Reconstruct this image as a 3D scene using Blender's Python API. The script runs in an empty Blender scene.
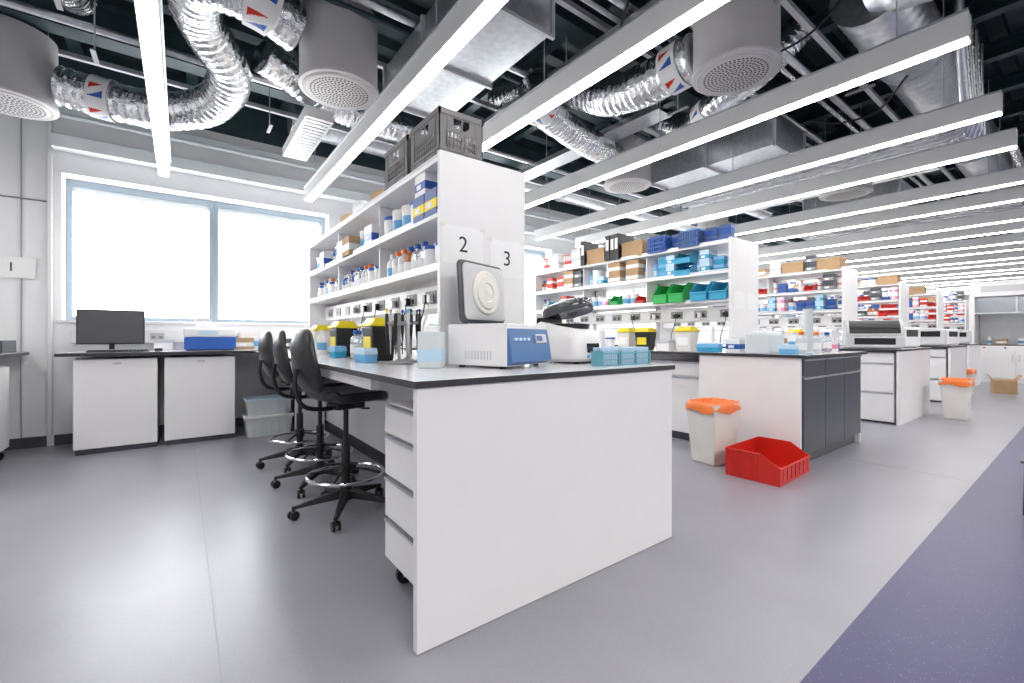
import bpy, math, random
from mathutils import Vector, Matrix
random.seed(7)
C = bpy.context.scene.collection
scene = bpy.context.scene
# ---------------------------------------------------------------- materials
def mat(name, col, rough=0.45, metal=0.0, var=0.04, scale=6.0, bump=0.0, bscale=60, emit=0, trans=0, coat=0, alpha=1):
    m = bpy.data.materials.new(name); m.use_nodes = True
    nt = m.node_tree; b = nt.nodes['Principled BSDF']
    tc = nt.nodes.new('ShaderNodeTexCoord')
    n = nt.nodes.new('ShaderNodeTexNoise'); n.inputs['Scale'].default_value = scale
    n.inputs['Detail'].default_value = 3
    nt.links.new(tc.outputs['Object'], n.inputs['Vector'])
    r = nt.nodes.new('ShaderNodeValToRGB')
    r.color_ramp.elements[0].position = .3; r.color_ramp.elements[1].position = .7
    r.color_ramp.elements[0].color = tuple(max(0, c*(1-var)) for c in col)+(1,)
    r.color_ramp.elements[1].color = tuple(min(1, c*(1+var)) for c in col)+(1,)
    nt.links.new(n.outputs['Fac'], r.inputs['Fac'])
    nt.links.new(r.outputs['Color'], b.inputs['Base Color'])
    b.inputs['Roughness'].default_value = rough
    b.inputs['Metallic'].default_value = metal
    if trans: b.inputs['Transmission Weight'].default_value = trans
    if coat: b.inputs['Coat Weight'].default_value = coat
    if emit:
        b.inputs['Emission Color'].default_value = tuple(col)+(1,)
        b.inputs['Emission Strength'].default_value = emit
    if bump:
        n2 = nt.nodes.new('ShaderNodeTexNoise'); n2.inputs['Scale'].default_value = bscale
        nt.links.new(tc.outputs['Object'], n2.inputs['Vector'])
        bp = nt.nodes.new('ShaderNodeBump'); bp.inputs['Strength'].default_value = bump
        bp.inputs['Distance'].default_value = .01
        nt.links.new(n2.outputs['Fac'], bp.inputs['Height'])
        nt.links.new(bp.outputs['Normal'], b.inputs['Normal'])
    return m
def speckle(name, base, fleck, rough, scale=240, thr=.2, var=.05):
    m = mat(name, base, rough, var=var, scale=2.0)
    nt = m.node_tree; b = nt.nodes['Principled BSDF']
    src = b.inputs['Base Color'].links[0].from_socket
    tc = nt.nodes.new('ShaderNodeTexCoord')
    v = nt.nodes.new('ShaderNodeTexVoronoi'); v.inputs['Scale'].default_value = scale
    nt.links.new(tc.outputs['Object'], v.inputs['Vector'])
    r = nt.nodes.new('ShaderNodeValToRGB')
    r.color_ramp.elements[0].position = thr*.8; r.color_ramp.elements[0].color = (1,1,1,1)
    r.color_ramp.elements[1].position = thr; r.color_ramp.elements[1].color = (0,0,0,1)
    nt.links.new(v.outputs['Distance'], r.inputs['Fac'])
    mx = nt.nodes.new('ShaderNodeMix'); mx.data_type = 'RGBA'
    nt.links.new(r.outputs['Color'], mx.inputs[0]); nt.links.new(src, mx.inputs[6])
    mx.inputs[7].default_value = tuple(fleck)+(1,)
    nt.links.new(mx.outputs[2], b.inputs['Base Color'])
    return m
WHITE = mat('white_laminate', (.82,.81,.815), .36, var=.012)
WALL = mat('wall_paint', (.86,.865,.875), .6, var=.015, bump=.03)
WTOP = mat('worktop_laminate', (.66,.65,.67), .18, var=.03)
BEDGE = mat('black_edge', (.03,.03,.035), .4)
BLACK = mat('black_plastic', (.012,.012,.013), .33, bump=.06, bscale=300)
DGREY = mat('dark_grey_laminate', (.060,.063,.078), .32)
GREY = mat('grey_plastic', (.28,.28,.29), .5)
MGREY = mat('warm_grey_plastic', (.40,.39,.38), .45)
LGREY = mat('light_grey_metal', (.55,.56,.58), .4, metal=.3)
PGREY = mat('pale_grey_plastic', (.56,.57,.58), .4)
HOUS = mat('lamp_housing', (.60,.60,.60), .4, var=.01)
CHROME = mat('chrome', (.75,.75,.78), .15, metal=1)
ALU = mat('aluminium', (.55,.57,.6), .35, metal=.8)
FOIL = mat('foil', (.78,.79,.81), .2, metal=1, var=.15, scale=14, bump=1.0, bscale=26)
GALV = mat('galvanised_steel', (.66,.68,.71), .3, metal=.85, var=.12, scale=22)
DRUM = mat('drum_paint', (.58,.565,.56), .45, var=.02)
DARK = mat('dark_void', (.012,.014,.016), .8)
DECK = mat('ceiling_deck', (.018,.036,.044), .6, var=.3)
BEAM = mat('beam_paint', (.034,.062,.072), .5, var=.2)
FLOOR = speckle('floor_vinyl', (.290,.285,.325), (.37,.365,.41), .32, 170, .22)
PURPLE = speckle('floor_vinyl_purple', (.052,.046,.135), (.28,.27,.45), .38, 75, .12)
BLUE = mat('blue_plastic', (.02,.10,.42), .35)
NAVY = mat('blue_casing', (.04,.10,.30), .35)
MBLUE = mat('mid_blue_casing', (.05,.145,.35), .32)
LBLUE = mat('light_blue_plastic', (.16,.44,.72), .35)
CYAN = mat('cyan_plastic', (.04,.36,.58), .35)
TEAL = mat('teal_plastic', (.16,.42,.50), .35)
PALEB = mat('pale_blue_plastic', (.50,.68,.82), .35)
RED = mat('red_plastic', (.60,.02,.012), .35)
ORANGE = mat('orange_plastic_film', (.92,.21,.04), .4, bump=.6, bscale=25)
AMBER = mat('amber_glass', (.45,.14,.03), .15)
YELLOW = mat('yellow_plastic', (.85,.68,.01), .4)
GREEN = mat('green_plastic', (.02,.42,.08), .4)
CARD = mat('cardboard', (.45,.29,.16), .8, var=.08)
CREAM = mat('cream_plastic', (.76,.735,.69), .45)
MILK = mat('milky_plastic', (.64,.68,.70), .3)
CLEAR = mat('clear_plastic', (.85,.9,.95), .12, trans=.75)
GLASS = mat('smoked_lid', (.06,.065,.075), .08, coat=.5)
SCREEN = mat('screen_glass', (.012,.012,.014), .12)
MON = mat('monitor_screen', (.075,.075,.08), .3)
PAPER = mat('paper', (.87,.87,.87), .7, var=.01)
INK = mat('ink', (.02,.02,.02), .7)
PINK = mat('pink_label', (.75,.2,.35), .5)
CRATE = mat('crate_grey', (.17,.165,.168), .5)
STEEL = mat('stainless', (.5,.5,.52), .28, metal=.9)
LAMP = mat('lamp_diffuser', (1,.98,.95), .5, var=0, emit=20)
WIN = mat('window_daylight', (.96,.98,1.0), .5, var=0, emit=7.5)
SKYG = mat('frame_paint', (.30,.36,.41), .4, metal=.2)
TRIMW = mat('trim_white', (.80,.85,.86), .5)
# ---------------------------------------------------------------- mesh builder
class MB:
    def __init__(s): s.v=[]; s.f=[]; s.mi=[]; s.mats=[]
    def _m(s, m):
        if m not in s.mats: s.mats.append(m)
        return s.mats.index(m)
    def add(s, vs, fs, m):
        o=len(s.v); s.v += [tuple(v) for v in vs]; k = s._m(m) if not isinstance(m, list) else None
        for i,f in enumerate(fs):
            s.f.append(tuple(o+j for j in f)); s.mi.append(k if k is not None else s._m(m[i]))
        return s
    def box(s, lo, hi, m, side=None, X=None):
        x0,y0,z0=lo; x1,y1,z1=hi
        vs=[Vector(p) for p in ((x0,y0,z0),(x1,y0,z0),(x1,y1,z0),(x0,y1,z0),(x0,y0,z1),(x1,y0,z1),(x1,y1,z1),(x0,y1,z1))]
        if X is not None: vs=[X@v for v in vs]
        fs=[(0,3,2,1),(4,5,6,7),(0,1,5,4),(1,2,6,5),(2,3,7,6),(3,0,4,7)]
        return s.add(vs, fs, m if side is None else [m,m,side,side,side,side])
    def taper(s, cx,cy,z0,z1,wx0,wy0,wx1,wy1,m, cap0=True, cap1=True):
        vs=[]
        for z,wx,wy in ((z0,wx0,wy0),(z1,wx1,wy1)):
            for sx,sy in ((-1,-1),(1,-1),(1,1),(-1,1)): vs.append((cx+sx*wx/2, cy+sy*wy/2, z))
        fs=[(0,1,5,4),(1,2,6,5),(2,3,7,6),(3,0,4,7)]
        if cap0: fs.append((0,3,2,1))
        if cap1: fs.append((4,5,6,7))
        return s.add(vs,fs,m)
    def prism(s, pts, x0, x1, m):
        n=len(pts); vs=[(x0,p,q) for p,q in pts]+[(x1,p,q) for p,q in pts]
        return s.add(vs,[tuple(reversed(range(n))),tuple(range(n,2*n))]+[(i,(i+1)%n,n+(i+1)%n,n+i) for i in range(n)],m)
    def cyl(s, p0,p1,r0,m,r1=None,seg=16,caps=True):
        if r1 is None: r1=r0
        p0=Vector(p0);p1=Vector(p1); t=(p1-p0).normalized()
        a=t.orthogonal().normalized(); b=t.cross(a); vs=[]
        for p,r in ((p0,r0),(p1,r1)):
            for i in range(seg):
                an=2*math.pi*i/seg; vs.append(p+(a*math.cos(an)+b*math.sin(an))*r)
        fs=[(i,(i+1)%seg,seg+(i+1)%seg,seg+i) for i in range(seg)]
        if caps: fs += [tuple(reversed(range(seg))), tuple(range(seg,2*seg))]
        return s.add(vs,fs,m)
    def lathe(s, prof, c, m, seg=24):
        vs=[]; fs=[]; cx,cy,cz=c
        for r,z in prof:
            for i in range(seg):
                an=2*math.pi*i/seg; vs.append((cx+r*math.cos(an),cy+r*math.sin(an),cz+z))
        for k in range(len(prof)-1):
            for i in range(seg):
                j=(i+1)%seg; fs.append((k*seg+i,k*seg+j,(k+1)*seg+j,(k+1)*seg+i))
        if prof[0][0]>1e-4: fs.append(tuple(reversed(range(seg))))
        if prof[-1][0]>1e-4: fs.append(tuple((len(prof)-1)*seg+i for i in range(seg)))
        return s.add(vs,fs,m)
    def tube(s, path, r, m, seg=8, closed=False, mfun=None, caps=True):
        P=[Vector(p) for p in path]; n=len(P); vs=[]; fs=[]; ms=[]
        T=[]
        for i in range(n):
            if closed: t=P[(i+1)%n]-P[i-1]
            else: t=P[min(i+1,n-1)]-P[max(i-1,0)]
            T.append(t.normalized())
        a=T[0].orthogonal().normalized()
        if abs(T[0].z)<.9: a=(Vector((0,0,1))-T[0]*T[0].z).normalized()
        for i in range(n):
            a=(a-T[i]*a.dot(T[i])).normalized(); b=T[i].cross(a)
            rr=r(i/(n-1)) if callable(r) else r
            for k in range(seg):
                an=2*math.pi*k/seg; vs.append(P[i]+(a*math.cos(an)+b*math.sin(an))*rr)
        for i in range(n if closed else n-1):
            i2=(i+1)%n
            for k in range(seg):
                k2=(k+1)%seg; fs.append((i*seg+k,i*seg+k2,i2*seg+k2,i2*seg+k))
                ms.append(mfun(i/(n-1),k/seg) if mfun else m)
        if not closed and caps:
            fs += [tuple(reversed(range(seg))), tuple((n-1)*seg+k for k in range(seg))]; ms += [m,m]
        return s.add(vs,fs,ms)
    def slab(s, w,d,t,r,m,deform=None,n=6):
        def ring(sc, z):
            out=[]
            hw=w/2-r; hd=d/2-r
            for cx,cy,a0 in ((hw,hd,0),(-hw,hd,90),(-hw,-hd,180),(hw,-hd,270)):
                for i in range(n+1):
                    an=math.radians(a0+90*i/n)
                    out.append(Vector(((cx+r*math.cos(an))*sc,(cy+r*math.sin(an))*sc,z)))
            return out
        lay=[(.02,-t/2),(.5,-t/2),(.85,-t/2),(.96,-t*.42),(1,-t*.2),(1,t*.2),(.96,t*.42),(.85,t/2),(.5,t/2),(.02,t/2)]
        vs=[]
        for sc,z in lay: vs+=ring(sc,z)
        k=4*(n+1); fs=[]
        for L in range(len(lay)-1):
            for i in range(k):
                j=(i+1)%k; fs.append((L*k+i,L*k+j,(L+1)*k+j,(L+1)*k+i))
        fs += [tuple(reversed(range(k))), tuple((len(lay)-1)*k+i for i in range(k))]
        if deform: vs=[deform(v) for v in vs]
        return s.add(vs,fs,m)
    def obj(s, name, parent=None, bevel=0, loc=(0,0,0), rot=(0,0,0), angle=35, seg=2):
        me=bpy.data.meshes.new(name); me.from_pydata(s.v,[],s.f)
        for m in s.mats: me.materials.append(m)
        for p,i in zip(me.polygons,s.mi): p.material_index=i; p.use_smooth=True
        me.update()
        me.set_sharp_from_angle(angle=math.radians(angle))
        o=bpy.data.objects.new(name,me); C.objects.link(o); o.location=loc; o.rotation_euler=rot
        if parent: o.parent=parent
        if bevel:
            b=o.modifiers.new('bevel','BEVEL'); b.width=bevel; b.segments=seg; b.limit_method='ANGLE'; b.angle_limit=math.radians(40)
        return o
def root(name,label,cat,loc=(0,0,0),rz=0,group=None):
    e=bpy.data.objects.new(name,None); e.empty_display_size=.1; C.objects.link(e)
    e.location=loc; e.rotation_euler=(0,0,rz); e['label']=label; e['category']=cat
    if group: e['group']=group
    return e
def top(o,label,cat,group=None):
    o['label']=label; o['category']=cat
    if group: o['group']=group
    return o
def struct(o): o['kind']='structure'; return o
def copy_thing(r, loc, rz=0, scale=None, group=None, label=None):
    n=r.copy(); C.objects.link(n); n.location=loc; n.rotation_euler=(0,0,rz)
    if scale: n.scale=scale
    if group: n['group']=group
    if label: n['label']=label
    def rec(a,b):
        for ch in list(a.children):
            c=ch.copy(); C.objects.link(c); c.parent=b; rec(ch,c)
    rec(r,n); return n
def spline(pts, n=10):
    P=[Vector(p) for p in pts]; P=[P[0]*2-P[1]]+P+[P[-1]*2-P[-2]]; out=[]
    for i in range(1,len(P)-2):
        for k in range(n):
            t=k/n; a,b,c,d=P[i-1:i+3]
            out.append(.5*((2*b)+(c-a)*t+(2*a-5*b+4*c-d)*t*t+(3*b-a-3*c+d)*t**3))
    out.append(P[-2]); return out
def resample(pts, step):
    out=[pts[0].copy()]; acc=0
    for a,b in zip(pts,pts[1:]):
        L=(b-a).length; t=step-acc
        while t<=L:
            out.append(a+(b-a)*(t/L)); t+=step
        acc=L-(t-step)
    return out
def number(txt,size,parent,loc):
    cu=bpy.data.curves.new('t','FONT'); cu.body=txt; cu.size=size; cu.align_x='CENTER'; cu.align_y='CENTER'
    t=bpy.data.objects.new('t',cu); C.objects.link(t)
    bpy.context.view_layer.update()
    me=bpy.data.meshes.new_from_object(t); bpy.data.objects.remove(t)
    me.materials.clear(); me.materials.append(INK)
    o=bpy.data.objects.new('number',me); C.objects.link(o); o.parent=parent; o.location=loc; o.rotation_euler=(math.pi/2,0,0)
    return o
# ---------------------------------------------------------------- room shell
XL,XR,YF,YB,ZC=-3.5,26.0,-5.0,6.1,3.95
f=MB(); f.add([(XL,.55,0),(XR,.55,0),(XR,YB+.3,0),(XL,YB+.3,0)],[(0,1,2,3)],FLOOR)
f.add([(XL,-1.9,0),(XR,-1.9,0),(XR,.55,0),(XL,.55,0)],[(0,1,2,3)],PURPLE)
f.add([(XL,YF,0),(XR,YF,0),(XR,-1.9,0),(XL,-1.9,0)],[(0,1,2,3)],FLOOR)
for x in (.10,4.6,9.2,13.8):
    f.box((x,.552,.0),(x+.003,YB,.0008),GREY)
struct(f.obj('floor'))
c=MB(); vs=[];fs=[]
y=YF; pr=[]
while y<YB+.3:
    pr += [(y,ZC),(y+.12,ZC),(y+.15,ZC+.07),(y+.27,ZC+.07)]; y+=.30
for (yy,zz) in pr: vs += [(XL,yy,zz),(XR,yy,zz)]
for i in range(len(pr)-1): fs.append((2*i,2*i+1,2*i+3,2*i+2))
c.add(vs,fs,DECK); struct(c.obj('ceiling'))
WZ0,WZ1=1.22,2.66
bays=[(-.93,1.56),(3.0,5.5),(6.9,9.4),(10.8,13.3),(14.7,17.2),(18.6,21.1)]
w=MB(); xs=XL
w.box((XL,YB,0),(XR,YB+.3,WZ0),WALL); w.box((XL,YB,WZ1),(XR,YB+.3,3.4),WALL)
w.box((XL,YB,3.4),(XR,YB+.3,ZC+.1),BEAM)
for a,b in bays:
    w.box((xs,YB,WZ0),(a,YB+.3,WZ1),WALL); xs=b
w.box((xs,YB,WZ0),(XR,YB+.3,WZ1),WALL)
struct(w.obj('wall_back'))
n=1
for a,b in bays:
    mid=(a+b)/2
    for (p,q) in ((a,mid),(mid,b)):
        fr=MB(); t=.045; yy0,yy1=YB+.2,YB+.26; p+=.001;q-=.001
        fr.box((p,yy0,WZ0+.001),(q,yy1,WZ0+t),SKYG); fr.box((p,yy0,WZ1-t-.02),(q,yy1,WZ1-.001),SKYG)
        fr.box((p,yy0,WZ0+t),(p+t,yy1,WZ1-t-.02),SKYG); fr.box((q-t,yy0,WZ0+t),(q,yy1,WZ1-t-.02),SKYG)
        fr.box((p+t,yy0+.03,WZ1-t-.075),(q-t,yy0+.045,WZ1-t-.02),TRIMW)
        fr.add([(p+t,yy1-.02,WZ0+t),(q-t,yy1-.02,WZ0+t),(q-t,yy1-.02,WZ1-t-.02),(p+t,yy1-.02,WZ1-t-.02)],[(0,1,2,3)],WIN)
        struct(fr.obj('window_%d'%n)); n+=1
tn=1
def trim(lo,hi,m=TRIMW):
    global tn
    b=MB(); b.box(lo,hi,m); struct(b.obj('trim_%d'%tn,bevel=.003)); tn+=1
for a,b in bays: trim((a-.03,YB-.03,WZ0-.03),(b+.03,YB-.001,WZ0),WHITE)
trim((-.98,YB-.16,2.86),(22,YB-.001,2.98)); trim((-.98,YB-.10,3.2),(22,YB-.001,3.27))
trim((-1.02,YB-.05,.1),(-.99,YB-.001,3.2),WHITE); trim((XL,YB-.02,2.35),(-1.03,YB-.001,2.362),GREY)
trim((-1.2,YB-.02,.1),(-1.195,YB-.001,3.2),GREY)
b=MB(); b.box((XL-.2,YF,0),(XL,YB+.3,ZC+.1),WALL); struct(b.obj('wall_left'))
b=MB(); b.box((XR,YF,0),(XR+.2,YB+.3,ZC+.1),WALL); struct(b.obj('wall_right'))
b=MB(); b.box((XL,YF-.2,0),(XR,YF,ZC+.1),WALL); struct(b.obj('wall_front'))
b=MB(); b.box((XL,YB-.014,0),(-1.03,YB-.001,.1),DGREY); b.box((-.98,YB-.014,0),(XR,YB-.001,.1),DGREY); struct(b.obj('baseboard_back'))
# ---------------------------------------------------------------- worktops, benches
def worktop(lo,hi,label,parent=None):
    b=MB(); b.box(lo,hi,WTOP,side=BEDGE); o=b.obj('worktop',parent,bevel=.002)
    if not parent: top(o,label,'worktop')
    return o
def drawer_pedestal(loc,rz,label,w=.42,d=.5,z0=.11,z1=.77,nd=4,castors=True,group=None):
    r=root('drawer_pedestal',label,'drawer unit',loc,rz,group)
    b=MB(); b.box((-w/2,.02,z0),(w/2,d,z1),WHITE); b.obj('body',r,bevel=.003)
    hs=[.13]+[(z1-z0-.13)/(nd-1)]*(nd-1); z=z1
    for h in hs:
        q=MB(); q.box((-w/2+.002,0,z-h+.006),(w/2-.002,.019,z-.012),WHITE); dr=q.obj('drawer',r,bevel=.002)
        q=MB(); q.box((-w/2+.01,-.008,z-.016),(w/2-.01,.018,z-.006),ALU); hh=q.obj('handle',dr); hh['label']='slim aluminium edge handle'
        z-=h
    if castors:
        for sx in (-w/2+.05,w/2-.05):
            for sy in (.07,d-.06):
                q=MB(); q.cyl((sx-.012,sy,.04),(sx+.012,sy,.04),.04,BLACK,seg=18); q.cyl((sx-.014,sy,.04),(sx+.014,sy,.04),.015,LGREY,seg=12)
                q.box((sx-.018,sy-.02,.06),(sx+.018,sy+.02,z0),BLACK); q.obj('castor',r,bevel=.002)
    return r
def cabinet(loc,rz,label,w,d,h,doors,dmat=WHITE,plinth=.1,group=None,handles=True):
    r=root('base_cabinet',label,'cabinet',loc,rz,group)
    b=MB(); b.box((-w/2,.02,plinth),(w/2,d,h),WHITE); b.obj('body',r,bevel=.002)
    b=MB(); b.box((-w/2+.005,.05,0),(w/2-.005,d-.01,plinth),DGREY); b.obj('plinth',r)
    dw=w/doors
    for i in range(doors):
        q=MB(); q.box((-w/2+i*dw+.003,0,plinth+.003),(-w/2+(i+1)*dw-.003,.019,h-.15),dmat); dr=q.obj('door',r,bevel=.002)
        q=MB(); q.box((-w/2+i*dw+.003,0,h-.143),(-w/2+(i+1)*dw-.003,.019,h-.003),dmat); d2=q.obj('drawer',r,bevel=.002)
        if handles:
            q=MB(); q.box((-w/2+i*dw+.01,-.012,h-.168),(-w/2+(i+1)*dw-.01,.0,h-.152),ALU); q.obj('handle',dr)
            q=MB(); q.box((-w/2+i*dw+.01,-.012,h-.018),(-w/2+(i+1)*dw-.01,.0,h-.004),ALU); q.obj('handle',d2)
    return r
cb=root('lab_bench','white double-sided lab bench with black-edged worktop','bench',(1.34,3.3,0))
def rel(lo,hi,o=(1.34,3.3,0)): return (lo[0]-o[0],lo[1]-o[1],lo[2]-o[2]),(hi[0]-o[0],hi[1]-o[1],hi[2]-o[2])
worktop(*rel((.61,1.34,.88),(2.075,5.33,.905)),'',cb)
b=MB(); b.box(*rel((.622,1.35,0.003),(2.06,1.38,.88)),WHITE); b.box(*rel((.62,1.3475,0),(2.062,1.381,.0035)),GREY); b.obj('end_panel',cb,bevel=.0015)
b=MB(); b.box(*rel((1.33,1.382,.0),(1.36,5.32,.88)),WHITE); b.obj('spine_panel',cb)
b=MB(); b.box(*rel((1.318,1.9,.0),(1.329,5.32,.10)),BLACK); b.obj('skirting',cb)
for x0,x1 in ((.66,.70),(1.98,2.02)):
    b=MB(); b.box(*rel((x0,1.9,.82),(x1,5.32,.879)),WHITE); b.obj('support_rail',cb)
b=MB(); b.box(*rel((1.0,5.26,0.0),(1.3,5.3,.82)),WHITE); b.obj('support_leg',cb,bevel=.002)
drawer_pedestal((.70,1.63,0),-math.pi/2,'white drawer pedestal on black castors beneath the bench end')
drawer_pedestal((1.99,1.7,0),math.pi/2,'white drawer pedestal on black castors under the worktop')
worktop((-.86,5.34,.88),(5.3,6.085,.91),'long white window counter with black front edge')
worktop((5.6,5.34,.88),(13,6.085,.91),'white window counter with black edge beside the far benches')
def fridge(x,label):
    r=root('undercounter_fridge',label,'fridge',(x,5.40,0),0,'fridges under the window counter')
    b=MB(); b.box((-.285,.05,.03),(.285,.60,.85),WHITE); b.obj('body',r,bevel=.006)
    b=MB(); b.box((-.29,0,.05),(.29,.045,.85),WHITE); d=b.obj('door',r,bevel=.008,seg=3)
    b=MB(); b.box((-.03,-.004,.80),(.03,.0,.818),LGREY); b.obj('lock',d)
    b=MB(); b.box((-.28,.03,0),(.28,.06,.045),DGREY); b.obj('plinth',r)
    return r
fridge(-.465,'white undercounter fridge with plain door below computer'); fridge(.165,'white undercounter fridge with plain door below blue machine')
for i,x in enumerate((2.6,3.4)):
    cabinet((x,5.42,0),0,'white base cabinet under the window counter',.78,.6,.86,2,group='white cabinets under window counter')
def trunking(y0,y1,x,z0,z1,side,parent,socks,axis='y'):
    b=MB()
    if axis=='y': b.box((x-.05,y0,z0),(x+.05,y1,z1),WHITE)
    else: b.box((y0,x,z0),(y1,x+.045,z1),WHITE)
    t=b.obj('socket_trunking',parent,bevel=.003)
    for s in socks:
        q=MB(); zc=(z0+z1)/2; h=.038
        if axis=='y':
            xx=x-.05
            q.box((xx-.006,s-.07,zc-h),(xx,s+.07,zc+h),GREY)
            for dy in (-.033,.033):
                q.box((xx-.0075,s+dy-.016,zc-.024),(xx-.006,s+dy+.016,zc+.006),BLACK)
                q.box((xx-.009,s+dy-.006,zc+.014),(xx-.006,s+dy+.006,zc+.026),RED if dy<0 else WHITE)
        else:
            q.box((s-.06,x-.006,zc-h),(s+.06,x,zc+h),LGREY)
            for dy in (-.03,.03): q.box((s+dy-.014,x-.0075,zc-.022),(s+dy+.014,x-.006,zc+.006),GREY)
        q.obj('socket',t)
    return t
t=trunking(-.86,5.3,YB-.047,.99,1.12,0,None,[-.55,-.2,.15,.5,.9,1.3,1.7,2.4,3.0,3.6,4.4],axis='x'); top(t,'white dado trunking with double sockets above window counter','trunking')
def plug(x,y,z,m):
    r=root('mains_plug','plug with short cable in bench socket','plug',(x,y,z),0,'plugs in the shelf sockets')
    b=MB(); b.box((-.028,-.02,-.025),(0,.02,.025),m); b.obj('plug_body',r,bevel=.004)
    b=MB(); b.tube(spline([(-.02,0,-.024),(-.03,0,-.08),(-.05,.03,-.2),(-.03,.05,-.29)],6),.004,m,seg=6); b.obj('cable',r)
# ---------------------------------------------------------------- shelving
def shelving(cx,y0,y1,zb,label,levels=(1.99,1.70,1.42),w=.56,trunk=True,zt=2.02):
    r=root('shelving_unit',label,'shelving',(cx,y0,zb),0)
    L=y1-y0; h=w/2
    b=MB(); b.box((-h,0,0),(h,.028,zt-zb),WHITE); b.obj('end_panel',r,bevel=.0015)
    b=MB(); b.box((-h,L-.028,0),(h,L,zt-zb),WHITE); b.obj('end_panel',r,bevel=.0015)
    for z in levels:
        b=MB(); b.box((-h,.029,z-.022-zb),(h,L-.029,z-zb),WHITE); b.obj('shelf',r,bevel=.0015)
        for s in (-1,1):
            b=MB(); xx=s*(h-.006); b.box((xx-.003,.03,z-zb+.0),(xx+.003,L-.03,z-zb+.02),ALU); b.obj('shelf_lip',r)
    k=1.0
    while k<L-.3:
        b=MB(); b.box((-.015,k,0),(.015,k+.04,levels[0]-zb-.022),LGREY); b.obj('upright',r)
        b=MB(); b.box((-h+.05,k,levels[2]-zb),(h-.05,k+.012,levels[0]-zb-.022),WHITE); b.obj('divider',r)
        k+=1.0
    if trunk:
        s=[.12+.28*i for i in range(int(L/.28))]
        trunking(.029,L-.029,-.08,1.22-zb,1.36-zb,0,r,s)
        b=MB(); b.box((-.03,.029,1.22-zb),(.2,L-.029,1.25-zb),WHITE); b.obj('service_ledge',r)
    return r
SCX=1.352
shelving(SCX,2.05,4.95,.905,'tall white double-sided shelving with sockets on bench')
for i,(yy,m) in enumerate([(2.14,BLACK),(2.42,WHITE),(2.48,BLACK),(2.76,BLACK),(3.0,WHITE),(3.33,BLACK),(3.6,BLACK),(3.88,WHITE)]): plug(SCX-.08-.05-.009,yy,1.28,m)
def sign(txt,x0,x1,z0,z1,y,label):
    cx=(x0+x1)/2; r=root('paper_sign',label,'sign',(cx,y,z0))
    b=MB(); b.box((-(x1-x0)/2,-.0012,0),((x1-x0)/2,0,z1-z0),PAPER); b.obj('sheet',r)
    if txt: number(txt,.12,r,(0,-.002,(z1-z0)/2))
    for s in (-1,1):
        b=MB(); b.box((s*(x1-x0)/2-.02,-.0022,z1-z0-.012),(s*(x1-x0)/2+.012,-.0012,z1-z0+.004),CREAM); b.obj('tape',r)
sign('2',1.085,1.335,1.44,1.64,2.049,'white paper sheet reading 2 taped to shelving end')
sign('3',1.385,1.615,1.39,1.60,2.049,'white paper sheet reading 3 taped to shelving end')
sign('1',-1.42,-1.10,1.60,1.80,YB-.021,'white paper sheet reading 1 taped to the wall')
# ---------------------------------------------------------------- item prototypes
PR={}
def shell_bin(r,w,d,h,m,t=.006,front=.45,name='body'):
    b=MB(); b.box((-w/2,-d/2,0),(w/2,d/2,t),m)
    b.box((-w/2,d/2-t,t),(w/2,d/2,h),m)
    for s in (-1,1):
        x0,x1=(-w/2,-w/2+t) if s<0 else (w/2-t,w/2)
        b.prism([(-d/2,t),(d/2-t,t),(d/2-t,h),(-d/2+d*.35,h),(-d/2,h*front)],x0,x1,m)
        b.box((-w/2-.006 if s<0 else w/2, -d/2+d*.35,h-.02),(-w/2 if s<0 else w/2+.006,d/2,h),m)
    b.box((-w/2+t,-d/2,t),(w/2-t,-d/2+t,h*front),m)
    b.box((-w/2+.0,-d/2-.008,h*front-.012),(w/2-.0,-d/2,h*front),m)
    return b.obj(name,r,bevel=.0015)
def mk_bottle(r,h,body,cap,lab=None):
    def f(R):
        b=MB(); b.lathe([(r*.93,0),(r,.006),(r,h*.66),(r*.9,h*.73),(r*.42,h*.82),(r*.4,h*.86)],(0,0,0),body,20); b.obj('body',R)
        b=MB(); b.lathe([(r*.5,h*.86),(r*.52,h*.87),(r*.52,h*.985),(r*.45,h)],(0,0,0),cap,18); b.obj('cap',R)
        if lab:
            b=MB(); b.lathe([(r*1.005,h*.2),(r*1.01,h*.2),(r*1.01,h*.5),(r*1.005,h*.5)],(0,0,0),lab,20); b.obj('bottle_label',R)
    return f
def mk_tub(r,h,body,lid,lab=None):
    def f(R):
        b=MB(); b.lathe([(r*.86,0),(r*.88,.004),(r*.98,h*.88)],(0,0,0),body,22); b.obj('body',R)
        b=MB(); b.lathe([(r*1.03,h*.86),(r*1.04,h*.97),(r*.99,h),(r*.8,h),(r*.78,h*.985)],(0,0,0),lid,22); b.obj('lid',R)
        if lab:
            b=MB(); b.lathe([(r*.915,h*.25),(r*.93,h*.25),(r*.965,h*.62),(r*.955,h*.62)],(0,0,0),lab,22); b.obj('tub_label',R)
    return f
def mk_carton(w,d,h,m,band=None,lid=None):
    def f(R):
        b=MB(); b.box((-w/2,-d/2,0),(w/2,d/2,h),m)
        b.box((-w/2+.002,-.001,h),(w/2-.002,.001,h+.0008),BEDGE)
        b.obj('body',R,bevel=.0015)
        if band:
            b=MB(); b.box((-w/2-.0008,-d*.5-.0008,h*.25),(w/2+.0008,d*.5+.0008,h*.6),band); b.obj('printed_band',R)
            b=MB(); b.box((-w/2*.6,-d*.5-.0016,h*.32),(w/2*.2,-d*.5-.0008,h*.52),PAPER); b.obj('carton_label',R)
        if lid:
            b=MB(); b.box((-w/2-.003,-d/2-.003,h-.03),(w/2+.003,d/2+.003,h+.004),lid); b.obj('lid',R,bevel=.002)
    return f
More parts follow.
